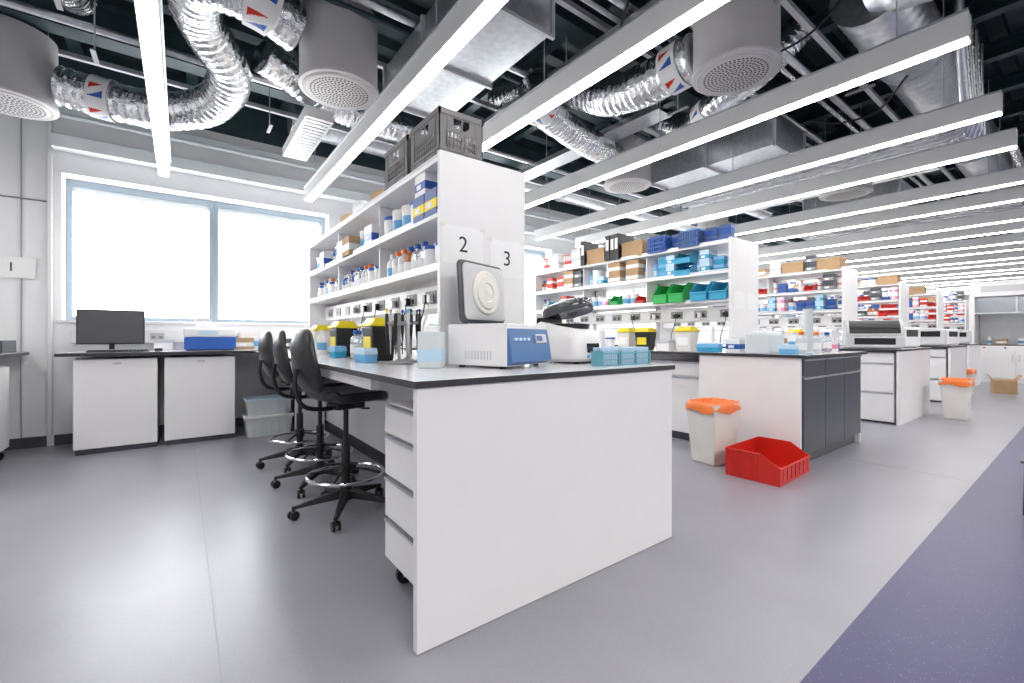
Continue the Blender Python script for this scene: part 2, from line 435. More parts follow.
def mk_tiprack(m,lid):
    def f(R):
        b=MB(); b.taper(0,0,0,.045,.108,.075,.118,.083,m)
        for i in range(6): b.box((-.05+i*.018,-.0425,.008),(-.044+i*.018,-.0385,.04),m)
        b.obj('body',R,bevel=.002)
        b=MB(); b.taper(0,0,.046,.082,.12,.085,.112,.077,lid); b.obj('lid',R,bevel=.003)
    return f
def mk_rack(m,tm):
    def f(R):
        b=MB(); b.box((-.06,-.04,0),(.06,.04,.006),m); b.box((-.06,-.04,.06),(.06,.04,.066),m); b.box((-.06,-.04,.03),(.06,.04,.034),m)
        for s in (-1,1): b.box((s*.06-.003,-.04,0),(s*.06+.003,.04,.072),m)
        b.obj('frame',R)
        q=MB()
        for i in range(7):
            for j in range(4): q.lathe([(.005,.007),(.006,.075),(.008,.076),(.008,.09),(.001,.091)],(-.048+i*.016,-.028+j*.019,0),tm,8)
        q.obj('tube_set',R)
    return f
def mk_binder(m):
    def f(R):
        b=MB(); b.box((-.03,-.13,0),(-.027,.13,.29),m); b.box((.027,-.13,0),(.03,.13,.29),m); b.box((-.027,-.13,0),(.027,-.127,.29),m); b.obj('cover',R,bevel=.001)
        b=MB(); b.box((-.022,-.12,.005),(.022,.125,.28),PAPER); b.obj('pages',R)
        b=MB(); b.box((-.02,-.1315,.12),(.02,-.13,.24),PAPER); b.obj('spine_label',R)
    return f
def mk_bin(w,d,h,m): return lambda R: shell_bin(R,w,d,h,m)
def mk_sharps(body,lid):
    def f(R):
        b=MB(); b.taper(0,0,0,.2,.15,.12,.19,.15,body); b.obj('body',R,bevel=.008,seg=3)
        b=MB(); b.taper(0,0,.2,.215,.205,.165,.205,.165,lid); b.taper(0,0,.215,.25,.18,.14,.14,.1,lid); b.obj('lid',R,bevel=.004)
        b=MB(); b.box((-.06,-.074,.06),(.06,-.068,.14),YELLOW if body is BLACK else PAPER); b.obj('hazard_label',R)
    return f
def mk_pipettes(R):
    b=MB(); b.lathe([(.085,0),(.085,.012),(.03,.02),(.01,.03),(.01,.30),(.0,.31)],(0,0,0),GREY,24); b.obj('stand',R)
    b=MB(); b.lathe([(.02,.24),(.075,.245),(.075,.26),(.02,.265)],(0,0,0),GREY,24); b.obj('carousel',R)
    for i,cc in enumerate((BLUE,GREY,YELLOW,WHITE,LBLUE,BLACK)):
        a=i*math.pi/3; x,y=.075*math.cos(a),.075*math.sin(a)
        q=MB(); q.lathe([(.003,.06),(.004,.14),(.007,.17),(.010,.2),(.012,.29),(.009,.31)],(x,y,0),PGREY if i%3==1 else BLACK,12)
        q.lathe([(.005,.31),(.005,.325),(.009,.326),(.009,.34)],(x,y,0),cc,12); q.obj('pipette',R)
def mk_roll(R):
    b=MB(); b.lathe([(.02,0),(.06,0),(.063,.004),(.063,.216),(.06,.22),(.02,.22),(.02,.004)],(0,0,0),PAPER,24); b.obj('roll',R)
    b=MB(); b.lathe([(.0185,.001),(.0199,.001),(.0199,.2205),(.0185,.2205)],(0,0,0),CARD,20); b.obj('core',R)
def mk_basket(m,tm):
    def f(R):
        b=MB(); b.box((-.1,-.13,0),(.1,.13,.004),m)
        for i in range(9):
            x=-.1+i*.025; b.box((x-.006,-.133,0),(x+.006,-.127,.15),m); b.box((x-.006,.127,0),(x+.006,.133,.15),m)
        for i in range(11):
            y=-.13+i*.026; b.box((-.103,y-.006,0),(-.097,y+.006,.15),m); b.box((.097,y-.006,0),(.103,y+.006,.15),m)
        for z in (.0,.045,.09,.14):
            b.box((-.104,-.134,z),(.104,-.126,z+.012),m); b.box((-.104,.126,z),(.104,.134,z+.012),m)
            b.box((-.104,-.126,z),(-.096,.126,z+.012),m); b.box((.096,-.126,z),(.104,.126,z+.012),m)
        b.obj('frame',R)
        q=MB()
        for i in range(6):
            for j in range(5):
                x,y=-.08+j*.04,-.105+i*.042
                q.lathe([(.014,.005),(.014,.148),(.016,.149),(.016,.17),(.001,.171)],(x,y,0),tm,8)
        q.obj('tube_set',R)
    return f
K={
'clear':('reagent_bottle','clear plastic reagent bottle with blue screw cap','bottle',.085,.19,mk_bottle(.038,.19,CLEAR,BLUE,PAPER)),
'white':('reagent_bottle','white plastic bottle with white cap','bottle',.085,.2,mk_bottle(.038,.2,WHITE,WHITE,LBLUE)),
'bblue':('wash_bottle','blue plastic bottle with light cap','bottle',.075,.17,mk_bottle(.033,.17,BLUE,WHITE,PAPER)),
'pblue':('sample_bottle','pale blue plastic bottle with blue cap','bottle',.065,.21,mk_bottle(.03,.21,LBLUE,CYAN,PALEB)),
'amber':('reagent_bottle','amber glass bottle with blue cap','bottle',.09,.19,mk_bottle(.042,.19,AMBER,BLUE,PAPER)),
'obot':('reagent_bottle','clear bottle with orange cap and label','bottle',.09,.19,mk_bottle(.04,.19,MILK,ORANGE,PAPER)),
'tub':('plastic_tub','white plastic tub with blue lid','tub',.13,.14,mk_tub(.058,.14,WHITE,BLUE,PAPER)),
'wtub':('plastic_tub','white plastic tub with white lid and label','tub',.12,.15,mk_tub(.053,.15,WHITE,WHITE,LBLUE)),
'jar':('sample_jar','small jar with red lid and paper label','jar',.08,.1,mk_tub(.034,.10,CREAM,RED,PAPER)),
'card':('cardboard_box','brown cardboard box with printed band','box',.2,.13,mk_carton(.18,.2,.13,CARD,CREAM)),
'bigcard':('cardboard_box','large plain brown cardboard box','box',.3,.17,mk_carton(.28,.22,.17,CARD,None,CARD)),
'bcart':('carton','blue and white carton','box',.15,.13,mk_carton(.13,.18,.13,WHITE,BLUE)),
'ccart':('carton','pale blue carton with cyan band','box',.11,.12,mk_carton(.10,.17,.12,PALEB,CYAN)),
'ycart':('carton','dark blue carton with yellow printed band','box',.16,.14,mk_carton(.14,.2,.14,NAVY,YELLOW)),
'kcart':('carton','dark grey carton with white label','box',.15,.12,mk_carton(.13,.18,.12,DGREY,GREY)),
'wcart':('carton','white carton with grey lid','box',.17,.11,mk_carton(.15,.2,.11,WHITE,None,LGREY)),
'rcart':('carton','red and white carton','box',.13,.1,mk_carton(.11,.17,.1,RED,PAPER)),
'pcart':('carton','white carton with pink band','box',.12,.12,mk_carton(.10,.17,.12,WHITE,PINK)),
'tip':('pipette_tip_box','light blue pipette tip box with pale lid','tip box',.13,.083,mk_tiprack(LBLUE,PALEB)),
'tip2':('pipette_tip_box','cyan pipette tip box with cyan lid','tip box',.13,.083,mk_tiprack(CYAN,LBLUE)),
'tip3':('pipette_tip_box','deep blue pipette tip box with navy lid','tip box',.13,.083,mk_tiprack(BLUE,NAVY)),
'tip4':('tube_rack','teal tube rack holding capped tubes','tube rack',.13,.091,mk_rack(TEAL,PALEB)),
'ctub':('stacking_tray','cyan translucent stacking tray','tray',.2,.13,mk_bin(.185,.24,.13,CYAN)),
'gbin':('storage_bin','green plastic open-fronted storage bin','bin',.14,.15,mk_bin(.125,.2,.15,GREEN)),
'bbin':('storage_bin','blue plastic open-fronted storage bin','bin',.14,.14,mk_bin(.125,.2,.14,CYAN)),
'rbin':('storage_bin','red plastic open-fronted storage bin','bin',.14,.12,mk_bin(.125,.2,.12,RED)),
'bindb':('ring_binder','blue ring binder with white spine label','binder',.07,.29,mk_binder(BLUE)),
'bindk':('ring_binder','black ring binder with white spine label','binder',.07,.29,mk_binder(BLACK)),
'sharps':('sharps_bin','sharps bin with yellow lid and black body','sharps bin',.21,.25,mk_sharps(BLACK,YELLOW)),
'sharpsy':('sharps_bin','white sharps bin with yellow lid','sharps bin',.21,.25,mk_sharps(CREAM,YELLOW)),
'pip':('pipette_stand','round carousel stand holding pipettes','pipette stand',.19,.34,mk_pipettes),
'roll':('paper_towel_roll','white paper towel roll standing upright','paper roll',.13,.22,mk_roll),
'bask':('tube_basket','navy basket filled with pale capped tubes','basket',.22,.17,mk_basket(NAVY,LBLUE)),
'baskb':('tube_basket','deep blue basket filled with blue tubes','basket',.22,.17,mk_basket(BLUE,NAVY)),
}
def place(k,loc,rz=0,group=None,s=1):
    name,label,cat,w,h,mk=K[k]
    if k not in PR:
        r=root(name,label,cat,loc,rz,group); mk(r); PR[k]=r; o=r
    else:
        o=copy_thing(PR[k],loc,rz,None,group)
        if group is None and 'group' in o: del o['group']
    o.scale=(s,s,s)
    return o
def fill(x,y0,y1,z,kinds,group,rz=-math.pi/2,jit=.008,gap=.002,stack=(),s=1.0,hmax=9,maxrep=3):
    y=y0; last=None
    while True:
        ks=[k for k in kinds if y+K[k][3]*s<=y1]
        if not ks: break
        if len(ks)>1 and last in ks: ks=[k for k in ks if k!=last]
        k=random.choice(ks); last=k; w=K[k][3]*s
        rep=random.randint(1,maxrep) if K[k][2] in ('bottle','tip box','bin','tub','binder') else 1
        for _ in range(rep):
            if y+w>y1: break
            dx=random.uniform(-jit,jit)
            place(k,(x+dx,y+w/2,z+.0005),rz+random.uniform(-.05,.05)*(0 if K[k][2] in('bin','tip box','basket','tray') else 1),group,s)
            if k in stack:
                h=K[k][4]*s; zz=h+.001; c=0
                while zz+h<hmax and c<2 and random.random()<.9:
                    place(k,(x+dx,y+w/2,z+.0005+zz),rz,group,s); zz+=h+.001; c+=1
            y+=w+gap
        y+=random.uniform(0,.006)
def segs(y0,y1,n0=1.0):
    out=[]; a=y0+.035; k=n0
    while y0+k<y1-.3: out.append((a,y0+k-.005)); a=y0+k+.018; k+=1.0
    out.append((a,y1-.035)); return out
S=segs(2.05,4.95)
g='containers on the shelves over the window-side bench'; X1=SCX-.18
place('ycart',(X1,2.16,1.7005),-math.pi/2,g); place('ycart',(X1,2.31,1.7005),-math.pi/2,g)
place('bcart',(X1,2.31,1.8425),-math.pi/2,g)
fill(X1,2.40,3.0,1.70,['wtub','tub','white'],g,s=1.15)
for a,bb in S[1:]: fill(X1,a,bb,1.70,['tub','bcart','clear','bblue','wtub','wtub','card'],g,s=1.12)
for k,yy in zip(('tub','tub','clear','clear','amber','obot','obot'),(2.17,2.31,2.43,2.53,2.63,2.73,2.83)): place(k,(X1,yy,1.4205),0,g,s=1.05)
place('white',(X1,2.93,1.4205),0,g)
for a,bb in S[1:]: fill(X1,a,bb,1.42,['tip3','bblue','obot','white','kcart','tub','clear','bcart'],g,stack=('tip3',),hmax=.25,maxrep=2)
for a,bb in S[:2]: fill(SCX+.18,a,bb,1.42,['tip3','card','bblue','wcart'],'containers on the rear side of the shelving',rz=math.pi/2)
def crate(loc,rz,label,w=.30,d=.37,h=.235):
    r=root('storage_crate',label,'crate',loc,rz,'grey crates on top of the shelving')
    b=MB(); t=.005
    b.box((-w/2,-d/2,0),(w/2,d/2,t),CRATE)
    for (x0,y0,x1,y1) in ((-w/2,-d/2,w/2,-d/2),(w/2,-d/2,w/2,d/2),(w/2,d/2,-w/2,d/2),(-w/2,d/2,-w/2,-d/2)):
        L=math.hypot(x1-x0,y1-y0); ang=math.atan2(y1-y0,x1-x0)
        X=Matrix.Translation((x0,y0,0))@Matrix.Rotation(ang,4,'Z')
        def q(a0,z0,a1,z1,tt=t,o=0): b.box((a0,o,z0),(a1,o+tt,z1),CRATE,X=X)
        q(0,0,L,h*.22); q(0,h*.86,L,h); q(0,.22*h,.04,h*.86); q(L-.04,.22*h,L,h*.86)
        q(-.004,h-.03,L+.004,h,.012,-.004); q(0,h*.2,L,h*.26,.008,-.003)
        mid=L/2
        q(.04,h*.66,mid-.05,h*.86); q(mid+.05,h*.66,L-.04,h*.86); q(.04,h*.58,L-.04,h*.66)
        n=int((L-.08)/.022)
        for i in range(n+1):
            a=.04+(L-.08)*i/n; q(a-.003,h*.22,a+.003,h*.58)
        for zz in (.33,.45): q(.04,h*zz,L-.04,h*zz+.006)
        for a in (.045,mid,L-.05): q(a,h*.05,a+.006,h*.86,.008,-.003)
    b.obj('body',r)
    b=MB(); b.box((-w/2+.012,-d/2+.012,t+.001),(w/2-.012,d/2-.012,h*.45),MGREY); b.obj('contents',r)
crate((1.225,2.27,1.991),.0,'dark grey slatted plastic crate on top of shelving end',w=.27,d=.36,h=.275)
crate((1.225,2.68,1.991),.0,'dark grey slatted plastic crate behind the first crate',w=.27,d=.36,h=.275)
place('card',(1.25,3.2,1.9905),-1.4); place('wcart',(1.2,3.5,1.9905),-1.5); place('card',(1.25,4.0,1.9905),-1.5)
zb=.9055
g='items along the bench below the sockets'
place('pip',(1.06,2.42,zb),.3,g,s=.9); place('pip',(.93,2.24,zb),.9,g,s=.86)
place('sharps',(.99,2.70,zb),-math.pi/2,g,s=1.05); place('sharps',(.98,3.42,zb),-math.pi/2,g,s=1.05); place('sharpsy',(1.0,4.15,zb),-math.pi/2,g)
place('clear',(.95,3.02,zb),0,g); place('clear',(1.0,3.12,zb),0,g); place('white',(.92,3.8,zb),0,g); place('roll',(1.05,3.68,zb),0,g)
place('tip',(.84,2.50,zb),-1.4,g); place('wtub',(.9,4.4,zb),0,g); place('bcart',(1.0,4.65,zb),-1.5,g); place('kcart',(1.12,3.9,zb),-1.57,g)
place('amber',(1.15,3.22,zb),0,g); place('tip2',(.88,3.20,zb),-1.5,g); place('white',(1.1,2.92,zb),0,g)
r=root('wipe_dispenser','pale blue and white wipe dispenser box','box',(.95,1.90,zb),-.75)
b=MB(); b.box((-.055,-.045,0),(.055,.045,.17),MILK); b.obj('body',r,bevel=.004)
b=MB(); b.box((-.056,-.046,.03),(.056,.046,.09),PALEB); b.obj('printed_band',r)
b=MB(); b.box((-.03,-.003,.1702),(.03,.003,.195),PAPER); b.obj('tissue',r,bevel=.001)
# ---------------------------------------------------------------- centrifuge
r=root('centrifuge','benchtop centrifuge with blue front and raised lid','centrifuge',(1.275,1.80,zb),math.radians(20))
w,d,h=.37,.355,.205
b=MB(); b.box((-w/2,-d/2+.012,.012),(w/2,d/2,h),WHITE); b.lathe([(.13,h+.0),(.13,h+.004),(.118,h+.004),(.115,h-.03),(0,h-.03)],(0,0,0),STEEL,28)
b.obj('body',r,bevel=.014,seg=3)
b=MB(); b.prism([(-d/2+.013,.014),(-d/2-.016,.03),(-d/2-.006,h*.5),(-d/2+.016,h-.004),(-d/2+.02,h-.004)],-w/2+.002,w/2-.002,MBLUE); b.obj('front_panel',r,bevel=.003)
X=Matrix.Translation((0,-d/2-.002,h*.66))@Matrix.Rotation(math.radians(-13),4,'X')
b=MB(); b.box((.04,-.006,-.02),(.14,.002,.022),PGREY,X=X); b.box((.045,-.007,-.012),(.10,-.006,.014),NAVY,X=X); b.obj('display',r)
for i in range(4):
    b=MB(); b.box((-.15+i*.036,-.007,-.008),(-.128+i*.036,.002,.004),PALEB,X=X); b.obj('button',r)
b=MB()
for i in range(9): b.box((-w/2-.001,-.08+i*.018,.04),(-w/2+.001,-.074+i*.018,.08),LGREY)
b.obj('vent',r)
for sx in (-.15,.15):
    for sy in (-.12,.12):
        b=MB(); b.cyl((sx,sy,0),(sx,sy,.014),.015,BLACK); b.obj('foot',r)
lid=MB(); X=Matrix.Translation((0.01,d/2-.07,h+.004))@Matrix.Rotation(math.radians(86),4,'X')
lid.slab(.37,.31,.032,.03,DGREY,deform=lambda v:X@(v+Vector((0,.16,.0))))
lo=lid.obj('lid',r)
q=MB(); T=lambda v:X@(Vector(v)+Vector((0,.16,0)))
q.slab(.34,.28,.012,.03,PGREY,deform=lambda v:X@(v+Vector((0,.16,.018)))); q.obj('lid_lining',lo)
q=MB(); seg=36
prof=[(.112,.024),(.112,.030),(.105,.034),(.088,.032),(.083,.040),(.05,.042),(.045,.036),(.02,.038),(0.001,.042)]
vs=[T((p*math.cos(2*math.pi*i/seg),p*math.sin(2*math.pi*i/seg),z)) for p,z in prof for i in range(seg)]
q.add(vs,[(k*seg+i,k*seg+(i+1)%seg,(k+1)*seg+(i+1)%seg,(k+1)*seg+i) for k in range(len(prof)-1) for i in range(seg)],CREAM); q.obj('lid_seal',lo)
for s in (-1,1):
    q=MB(); q.cyl((s*.12,d/2-.06,h-.005),(s*.12+.03*s,d/2-.06,h-.005),.014,GREY); q.obj('hinge',lo)
r=root('centrifuge','bulky white rounded centrifuge with raised smoked lid','centrifuge',(1.775,1.835,zb),math.radians(14))
b=MB(); b.slab(.30,.33,.20,.06,WHITE,deform=lambda v:Vector((v.x*(1-.10*(v.z/.2+.5)),v.y*(1-.08*(v.z/.2+.5)) ,v.z+.11+ .03*(v.y/.165)*(1 if v.z>0 else 0))))
b.obj('body',r)
b=MB(); b.box((-.06,-.170,.06),(.06,-.155,.11),SCREEN); b.obj('control_panel',r,bevel=.003)
for i in range(3):
    b=MB(); b.cyl((-.05+i*.05,-.169,.04),(-.05+i*.05,-.155,.04),.008,LBLUE); b.obj('button',r)
for sx in (-.09,.09):
    for sy in (-.11,.11):
        b=MB(); b.cyl((sx,sy,0),(sx,sy,.02),.014,BLACK); b.obj('foot',r)
X=Matrix.Translation((0,.13,.245))@Matrix.Rotation(math.radians(-13),4,'X')
b=MB(); b.lathe([(.1,.19),(.11,.216),(.10,.219),(.085,.20),(.02,.20),(.02,.22),(0.001,.222)],(0,-.02,0),BLACK,28); b.obj('rotor_chamber',r)
b=MB(); b.slab(.27,.28,.06,.11,GLASS,deform=lambda v:X@(v+Vector((0,-.14,.015+.035*(1-(v.x/.135)**2-.5*((v.y)/.14)**2)))),n=8); lo=b.obj('lid',r)
b=MB(); b.box((-.1,.10,.21),(.1,.15,.255),BLACK); b.obj('hinge',lo,bevel=.006)
g='teal racks at the end of the bench'
for (x,y,k) in [(1.72,1.505,'tip4'),(1.85,1.50,'tip4'),(1.98,1.51,'tip4'),(1.99,1.61,'tip'),(1.99,1.71,'tip4'),(1.99,1.81,'tip2')]: place(k,(x,y,zb),0,g)
place('kcart',(1.985,1.95,zb),0.1,g,s=.8)
place('wtub',(1.93,2.3,zb),0); place('clear',(1.92,2.2,zb),0); place('sharpsy',(1.8,2.6,zb),1.57); place('roll',(1.88,3.0,zb),0)
# ---------------------------------------------------------------- chairs
def build_chair(loc,rz,label):
    r=root('lab_chair',label,'chair',loc,rz,'black lab chairs along the bench')
    sz=.69
    def ds(v):
        z=v.z+ .018*((v.y/.21)**2) - .02*max(0,(v.x-.08)/.13)**2 + (.02 if v.x<-.15 else 0)
        return Vector((v.x+.02, v.y, z+sz))
    b=MB(); b.slab(.40,.42,.062,.13,BLACK,deform=ds,n=8); b.obj('seat',r)
    def db(v):
        Y=v.x*(1-.32*max(0,v.y/.17)) ; Z=v.y; Xx=-v.z*1.0
        Xx += 1.0*(Y**2) - .05*math.cos(Z*8)
        return Vector((-.225+Xx+ -.12*Z, Y, Z+sz+.225))
    b=MB(); b.slab(.32,.36,.038,.09,BLACK,deform=db,n=8); b.obj('backrest',r)
    b=MB(); b.tube(spline([(.0,0,sz-.055),(-.14,0,sz-.06),(-.25,0,sz-.03),(-.295,0,sz+.07),(-.29,0,sz+.18)],6),.013,BLACK,seg=8); b.obj('back_support',r)
    b=MB(); b.box((-.09,-.07,sz-.068),(.09,.07,sz-.032),BLACK); b.obj('mechanism',r,bevel=.008)
    b=MB(); b.tube([(.02,-.06,sz-.05),(.02,-.17,sz-.055),(.03,-.22,sz-.05)],.006,BLACK,seg=8); b.obj('lever',r)
    b=MB(); b.cyl((0,0,.13),(0,0,.42),.026,BLACK); b.cyl((0,0,.42),(0,0,sz-.065),.015,BLACK); b.obj('gas_column',r)
    ring=[(.215*math.cos(2*math.pi*i/40),.215*math.sin(2*math.pi*i/40),.225) for i in range(40)]
    b=MB(); b.tube(ring,.011,CHROME,seg=10,closed=True); fr=b.obj('foot_ring',r); fr['label']='chrome foot ring'
    b=MB()
    for i in range(4):
        a=math.pi/4+i*math.pi/2; b.tube([(.02*math.cos(a),.02*math.sin(a),.26),(.12*math.cos(a),.12*math.sin(a),.25),(.21*math.cos(a),.21*math.sin(a),.228)],.008,BLACK,seg=8)
    b.cyl((0,0,.23),(0,0,.29),.036,BLACK); b.obj('ring_bracket',r)
    b=MB(); b.cyl((0,0,.075),(0,0,.15),.042,BLACK,r1=.034,seg=20); b.obj('base_hub',r)
    for i in range(5):
        a=.3+i*2*math.pi/5; X=Matrix.Rotation(a,4,'Z'); b=MB()
        pts=[(.03,.028,.085,.135),(.15,.022,.075,.112),(.27,.015,.062,.084),(.295,.012,.062,.078)]
        vs=[]
        for (x,hw,z0,z1) in pts: vs += [X@Vector(p) for p in ((x,-hw,z0),(x,hw,z0),(x,hw*.8,z1),(x,-hw*.8,z1))]
        fs=[(0,1,2,3)]+[(k*4+j,k*4+4+j,k*4+4+(j+1)%4,k*4+(j+1)%4) for k in range(3) for j in range(4)]+[(15,14,13,12)]
        b.add(vs,fs,BLACK); b.obj('base_leg',r,bevel=.004)
        b=MB(); px,py=.285*math.cos(a),.285*math.sin(a)
        b.cyl((px,py,.03),(px,py,.066),.009,BLACK)
        t=Vector((-math.sin(a+.5),math.cos(a+.5),0))
        for s in (-1,1):
            c0=Vector((px,py,.026))+t*(.008*s); c1=Vector((px,py,.026))+t*(.022*s); b.cyl(c0,c1,.026,BLACK,seg=16)
        b.obj('castor',r)
    return r
ch=build_chair((.80,2.74,0),math.radians(10),'black moulded lab chair with chrome foot ring at bench')
copy_thing(ch,(.80,3.36,0),math.radians(0)); copy_thing(ch,(.79,3.98,0),math.radians(8))
# ---------------------------------------------------------------- window counter things
r=root('monitor','black computer monitor on the window counter','monitor',(-.53,5.72,.9105),math.radians(3))
b=MB(); b.box((-.245,-.015,.07),(.245,.02,.40),BLACK); b.obj('housing',r,bevel=.005)
b=MB(); b.box((-.235,-.0165,.084),(.235,-.0152,.388),MON); b.obj('screen',r)
b=MB(); b.box((-.02,.02,.02),(.02,.035,.22),BLACK); b.slab(.22,.16,.014,.05,BLACK,deform=lambda v:v+Vector((0,.03,.0072))); b.obj('stand',r)
r=root('keyboard','black computer keyboard in front of monitor','keyboard',(-.46,5.50,.9105),math.radians(4))
b=MB(); b.box((-.22,-.07,0),(.22,.07,.014),BLACK); b.obj('base',r,bevel=.004)
b=MB()
for j in range(5):
    for i in range(15): b.box((-.21+i*.028,-.058+j*.0235,.0145),(-.186+i*.028,-.039+j*.0235,.0215),DGREY)
b.obj('key_set',r)
r=root('mouse','black computer mouse beside the keyboard','mouse',(-.17,5.50,.9105),0)
b=MB(); b.slab(.06,.10,.034,.028,BLACK,deform=lambda v:Vector((v.x,v.y,v.z*(1-2*abs(v.y))+.0175))); b.obj('shell',r)
b=MB(); b.cyl((-.004,.02,.033),(.004,.02,.033),.006,GREY); b.obj('wheel',r)
r=root('lab_instrument','blue and white laboratory instrument on window counter','lab machine',(.25,5.66,.9105),0)
b=MB(); b.box((-.22,-.18,.01),(.22,.2,.14),BLUE); b.obj('base',r,bevel=.01)
b=MB(); b.box((-.225,-.19,.141),(.225,.2,.23),WHITE); b.obj('upper_housing',r,bevel=.018,seg=3)
b=MB(); b.box((-.10,-.1915,.16),(.06,-.19,.20),PALEB); b.obj('display',r)
b=MB(); b.box((-.2,-.16,0),(.2,.18,.011),BLACK); b.obj('foot_plate',r)
place('wcart',(.2,5.74,1.1415),0,s=.9); place('wcart',(-.14,5.9,.9105),0); place('card',(.58,5.9,.9105),0); place('wtub',(.72,5.8,.9105),0)
place('roll',(.86,5.9,.9105),0); place('kcart',(.98,5.7,.9105),0)
def tote(loc,rz,label,m,w=.4,d=.3,h=.22,lidm=None):
    r=root('storage_tote',label,'storage box',loc,rz)
    b=MB(); b.taper(0,0,0,h,w*.9,d*.9,w,d,m,cap1=False); b.taper(0,0,.006,h,w*.9-.012,d*.9-.012,w-.012,d-.012,m,cap1=False)
    for s in (-1,1):
        b.box((-w/2-.012,s*(d/2+.005)-.008,h-.012),(w/2+.012,s*(d/2+.005)+.008,h),m); b.box((s*(w/2+.004)-.008,-d/2,h-.012),(s*(w/2+.004)+.008,d/2,h),m)
    for i in range(5): b.box((-w*.36+i*w*.18-.006,-d/2*.97-.004,.03),(-w*.36+i*w*.18+.006,-d/2*.97+.006,h-.02),m)
    b.obj('body',r)
    if lidm:
        b=MB(); b.box((-w/2-.014,-d/2-.014,h),(w/2+.014,d/2+.014,h+.018),lidm); b.obj('lid',r,bevel=.004)
    return r
tote((.76,5.46,0.0),0,'pale grey storage box with white lid on floor',MILK,lidm=WHITE,h=.2,w=.44)
tote((.76,5.46,0.219),0,'milky white storage box stacked on another',MILK,lidm=PALEB,w=.42,d=.28,h=.16)
r=root('pedal_bin','black swing waste bin under the counter','bin',(1.18,5.75,0))
b=MB(); b.taper(0,0,0,.45,.2,.2,.25,.25,BLACK); b.obj('body',r,bevel=.01); b=MB(); b.taper(0,0,.451,.5,.26,.26,.2,.2,BLACK); b.obj('lid',r,bevel=.01)
worktop((-2.7,4.2,.88),(-1.14,6.06,.91),'dark-edged worktop of bench beside wall')
b=MB(); b.box((-2.65,4.3,0),(-2.62,6.05,.879),WHITE); top(b.obj('bench_end_panel',bevel=.002),'white end panel of bench by the wall','panel')
b=MB(); b.box((-1.6,4.22,0),(-1.17,4.25,.879),WHITE); top(b.obj('bench_end_panel',bevel=.002),'white end panel supporting the wall-side bench','panel')
r=root('mobile_cabinet','white mobile cabinet on castors under bench','cabinet',(-1.18,5.2,0),math.pi/2)
b=MB(); b.box((-.45,.02,.10),(.45,.42,.80),WHITE); b.obj('body',r,bevel=.004)
for i in (0,1):
    q=MB(); q.box((-.447+i*.45,0,.105),(-.003+i*.45,.018,.795),WHITE); dd=q.obj('door',r,bevel=.003); q=MB(); q.box((-.05+i*.04,-.015,.6),(-.035+i*.04,0,.7),ALU); q.obj('handle',dd)
for sx in (-.4,.4):
    for sy in (.06,.36):
        q=MB(); q.cyl((sx-.012,sy,.04),(sx+.012,sy,.04),.04,BLACK); q.box((sx-.018,sy-.02,.06),(sx+.018,sy+.02,.1),BLACK); q.obj('castor',r)
r=root('tray_stack','dark metal tray on worktop','tray',(-1.36,5.75,.9105),0)
b=MB(); b.box((-.16,-.2,0),(.16,.2,.02),DGREY); b.box((-.16,-.2,.02),(-.15,.2,.11),DGREY); b.box((.15,-.2,.02),(.16,.2,.11),DGREY); b.box((-.15,-.2,.02),(.15,-.19,.11),DGREY); b.obj('tray',r,bevel=.002)
b=MB(); b.box((-.14,-.18,.0205),(.14,.18,.07),GREY); b.obj('insert',r)
# ---------------------------------------------------------------- bench 2
b2=root('lab_bench','white lab bench with black-edged worktop and open knee space','bench',(4.7,3.3,0))
o=(4.7,3.3,0)
worktop(*rel((3.935,1.39,.88),(5.45,5.33,.905),o),'',b2)
for lo,hi in (((3.955,1.44,0.0),(3.985,2.30,.879)),((3.9865,2.272,0),(5.40,2.30,.879)),((5.401,1.44,0),(5.43,2.30,.879))):
    b=MB(); b.box(*rel(lo,hi,o),WHITE); b.obj('side_panel',b2,bevel=.002)
b=MB(); b.box(*rel((4.70,2.302,0),(4.73,5.3,.879),o),WHITE); b.obj('spine_panel',b2)
cabinet((4.693,1.43,0),0,'cabinet block with dark grey doors and drawers',1.40,.83,.875,3,DGREY,.1)
cabinet((4.08,2.65,0),-math.pi/2,'white base cabinet under bench worktop',.6,.5,.80,1,WHITE,.08)
cabinet((4.08,3.9,0),-math.pi/2,'white base cabinet with two doors under bench worktop',.9,.5,.80,2,WHITE,.08)
shelving(4.53,2.14,5.1,.905,'white double-sided shelving packed with lab supplies')
S=segs(2.14,5.1); g='supplies on the middle shelving'; XX=4.37
tops=[['baskb','bask','tip3'],['bigcard','wcart','card','bindk'],['card','rcart','kcart','jar','wcart']]
mids=[['pblue','ccart','ctub','ccart','tip2'],['roll','wtub','pblue','ccart','card'],['card','kcart','rcart','amber','jar','bblue']]
lows=[['gbin'],['gbin','pcart','wtub','rbin','white','ccart','jar'],['clear','jar','bbin','rcart','amber','obot','kcart']]
for i,(a,bb) in enumerate(S):
    fill(XX,a,bb,1.99,tops[i],g,stack=('tip3','wcart','rcart','jar','kcart','card'),hmax=.27,s=1.08)
    fill(XX,a,bb,1.70,mids[i],g,stack=('tip','tip2','card','kcart','rcart','jar','ctub','ccart'),hmax=.266,maxrep=2)
    if i==0:
        fill(XX,a,a+.45,1.42,['bbin'],g,s=1.4); fill(XX-.01,a+.45,bb,1.42,['gbin'],g,s=1.4)
    else: fill(XX,a,bb,1.42,lows[i],g,stack=('pcart','rcart','jar','ccart','kcart'),hmax=.25,maxrep=2)
for a,bb in S[1:2]: fill(4.69,a,bb,1.70,['tip3','card','wcart'],'supplies on the rear side of middle shelving',rz=math.pi/2)
for i,yy in enumerate((2.26,2.54,2.82,3.1,3.4)): plug(4.53-.139,yy,1.28,(BLACK,WHITE)[i%2])
